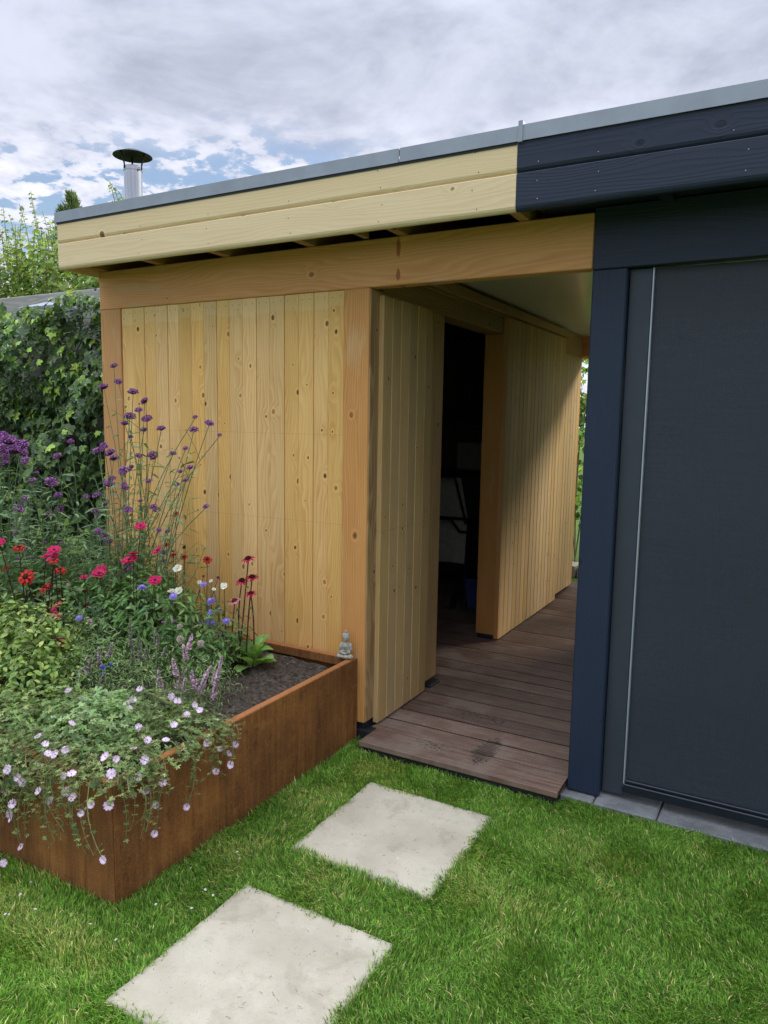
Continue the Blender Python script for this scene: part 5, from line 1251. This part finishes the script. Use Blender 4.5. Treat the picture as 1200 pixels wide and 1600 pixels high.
mb = MB(); mb.add(*[cush((-.98, 2.42, .46), (-.50, 2.42, .46), (-.52, 2.50, .80), (-.98, 2.50, .80), .05, .012)[0]], Q=cush((0, 0, 0), (1, 0, 0), (1, 1, 0), (0, 1, 0), 1, 0)[1]); mb.link('seat', M['cushion'], ch, smooth=True, colour=False)
mb = MB(); mb.add(*[cush((-.98, 2.53, .82), (-.53, 2.53, .82), (-.64, 2.62, 1.14), (-.98, 2.62, 1.14), .05, .012)[0]], Q=cush((0, 0, 0), (1, 0, 0), (1, 1, 0), (0, 1, 0), 1, 0)[1]); mb.link('backrest', M['cushion'], ch, smooth=True, colour=False)
mb = MB()
for a in ([(-1.0, 2.40, .815), (-.62, 2.40, .815), (-.55, 2.42, .72), (-.49, 2.42, .72)], [(-1.0, 2.5, 1.15), (-.64, 2.5, 1.15), (-.51, 2.45, .78)], [(-.50, 2.40, .12), (-.49, 2.45, .80)], [(-.98, 2.40, .12), (-.98, 2.5, 1.15)], [(-1.0, 2.38, .44), (-.48, 2.38, .44)]): mb.tube(a, .012, n=6)
mb.link('frame', M['blackmetal'], ch, colour=False)
for X in (-.93, -.58):
    mb = MB(); mb.tube([(X-.012, 2.40, .14), (X+.012, 2.40, .14)], .055, n=16); mb.link('wheel', M['rubber'], ch, colour=False)
tb = empty('storage_tub', (-.33, 2.6, .08), 'blue plastic storage tub with a dark lid on the shed floor inside the doorway', 'tub')
mb = MB(); X0, X1, Y0, Y1 = -.50, -.12, 2.42, 2.82; mb.add([(X0+.03, Y0+.03, .085), (X1-.03, Y0+.03, .085), (X1-.03, Y1-.03, .085), (X0+.03, Y1-.03, .085), (X0, Y0, .34), (X1, Y0, .34), (X1, Y1, .34), (X0, Y1, .34)], Q=[(0, 3, 2, 1), (0, 1, 5, 4), (1, 2, 6, 5), (2, 3, 7, 6), (3, 0, 4, 7), (4, 5, 6, 7)])
mb.box((X0-.012, Y0-.012, .322), (X1+.012, Y1+.012, .342), .003); mb.link('body', M['bluetub'], tb, colour=False)
mb = MB(); mb.box((X0-.008, Y0-.008, .3425), (X1+.008, Y1+.008, .365), .006); mb.link('lid', M['navymetal'], tb, colour=False)
sf = empty('shelf_rack', (-.75, 3.6, .08), 'dark shelving with boxes at the back of the shed, barely visible through the doorway', 'shelf')
for zz_ in (.62, 1.12, 1.62): block('shelf', (-1.45, 3.42, zz_), (-.16, 3.78, zz_+.03), M['blackmetal'], sf, .002)
for X in (-1.45, -.19): block('upright', (X, 3.43, .085), (X+.03, 3.46, 2.0), M['blackmetal'], sf, .002); block('upright', (X, 3.74, .085), (X+.03, 3.77, 2.0), M['blackmetal'], sf, .002)
LB = ['pale box on the middle shelf, nearest the door', 'pale box on the lowest shelf, nearest the door', 'pale box further left on the middle shelf']
for k, (a, b, c) in enumerate(((-.62, 1.152, .30), (-.60, .652, .30), (-1.05, 1.152, .26))):
    o = block('storage_box', (a, 3.45, b), (a+.40, 3.74, b+c), M['cushion'], None, .01); tag(o, LB[k], 'box', 'boxes on the shelves in the shed')
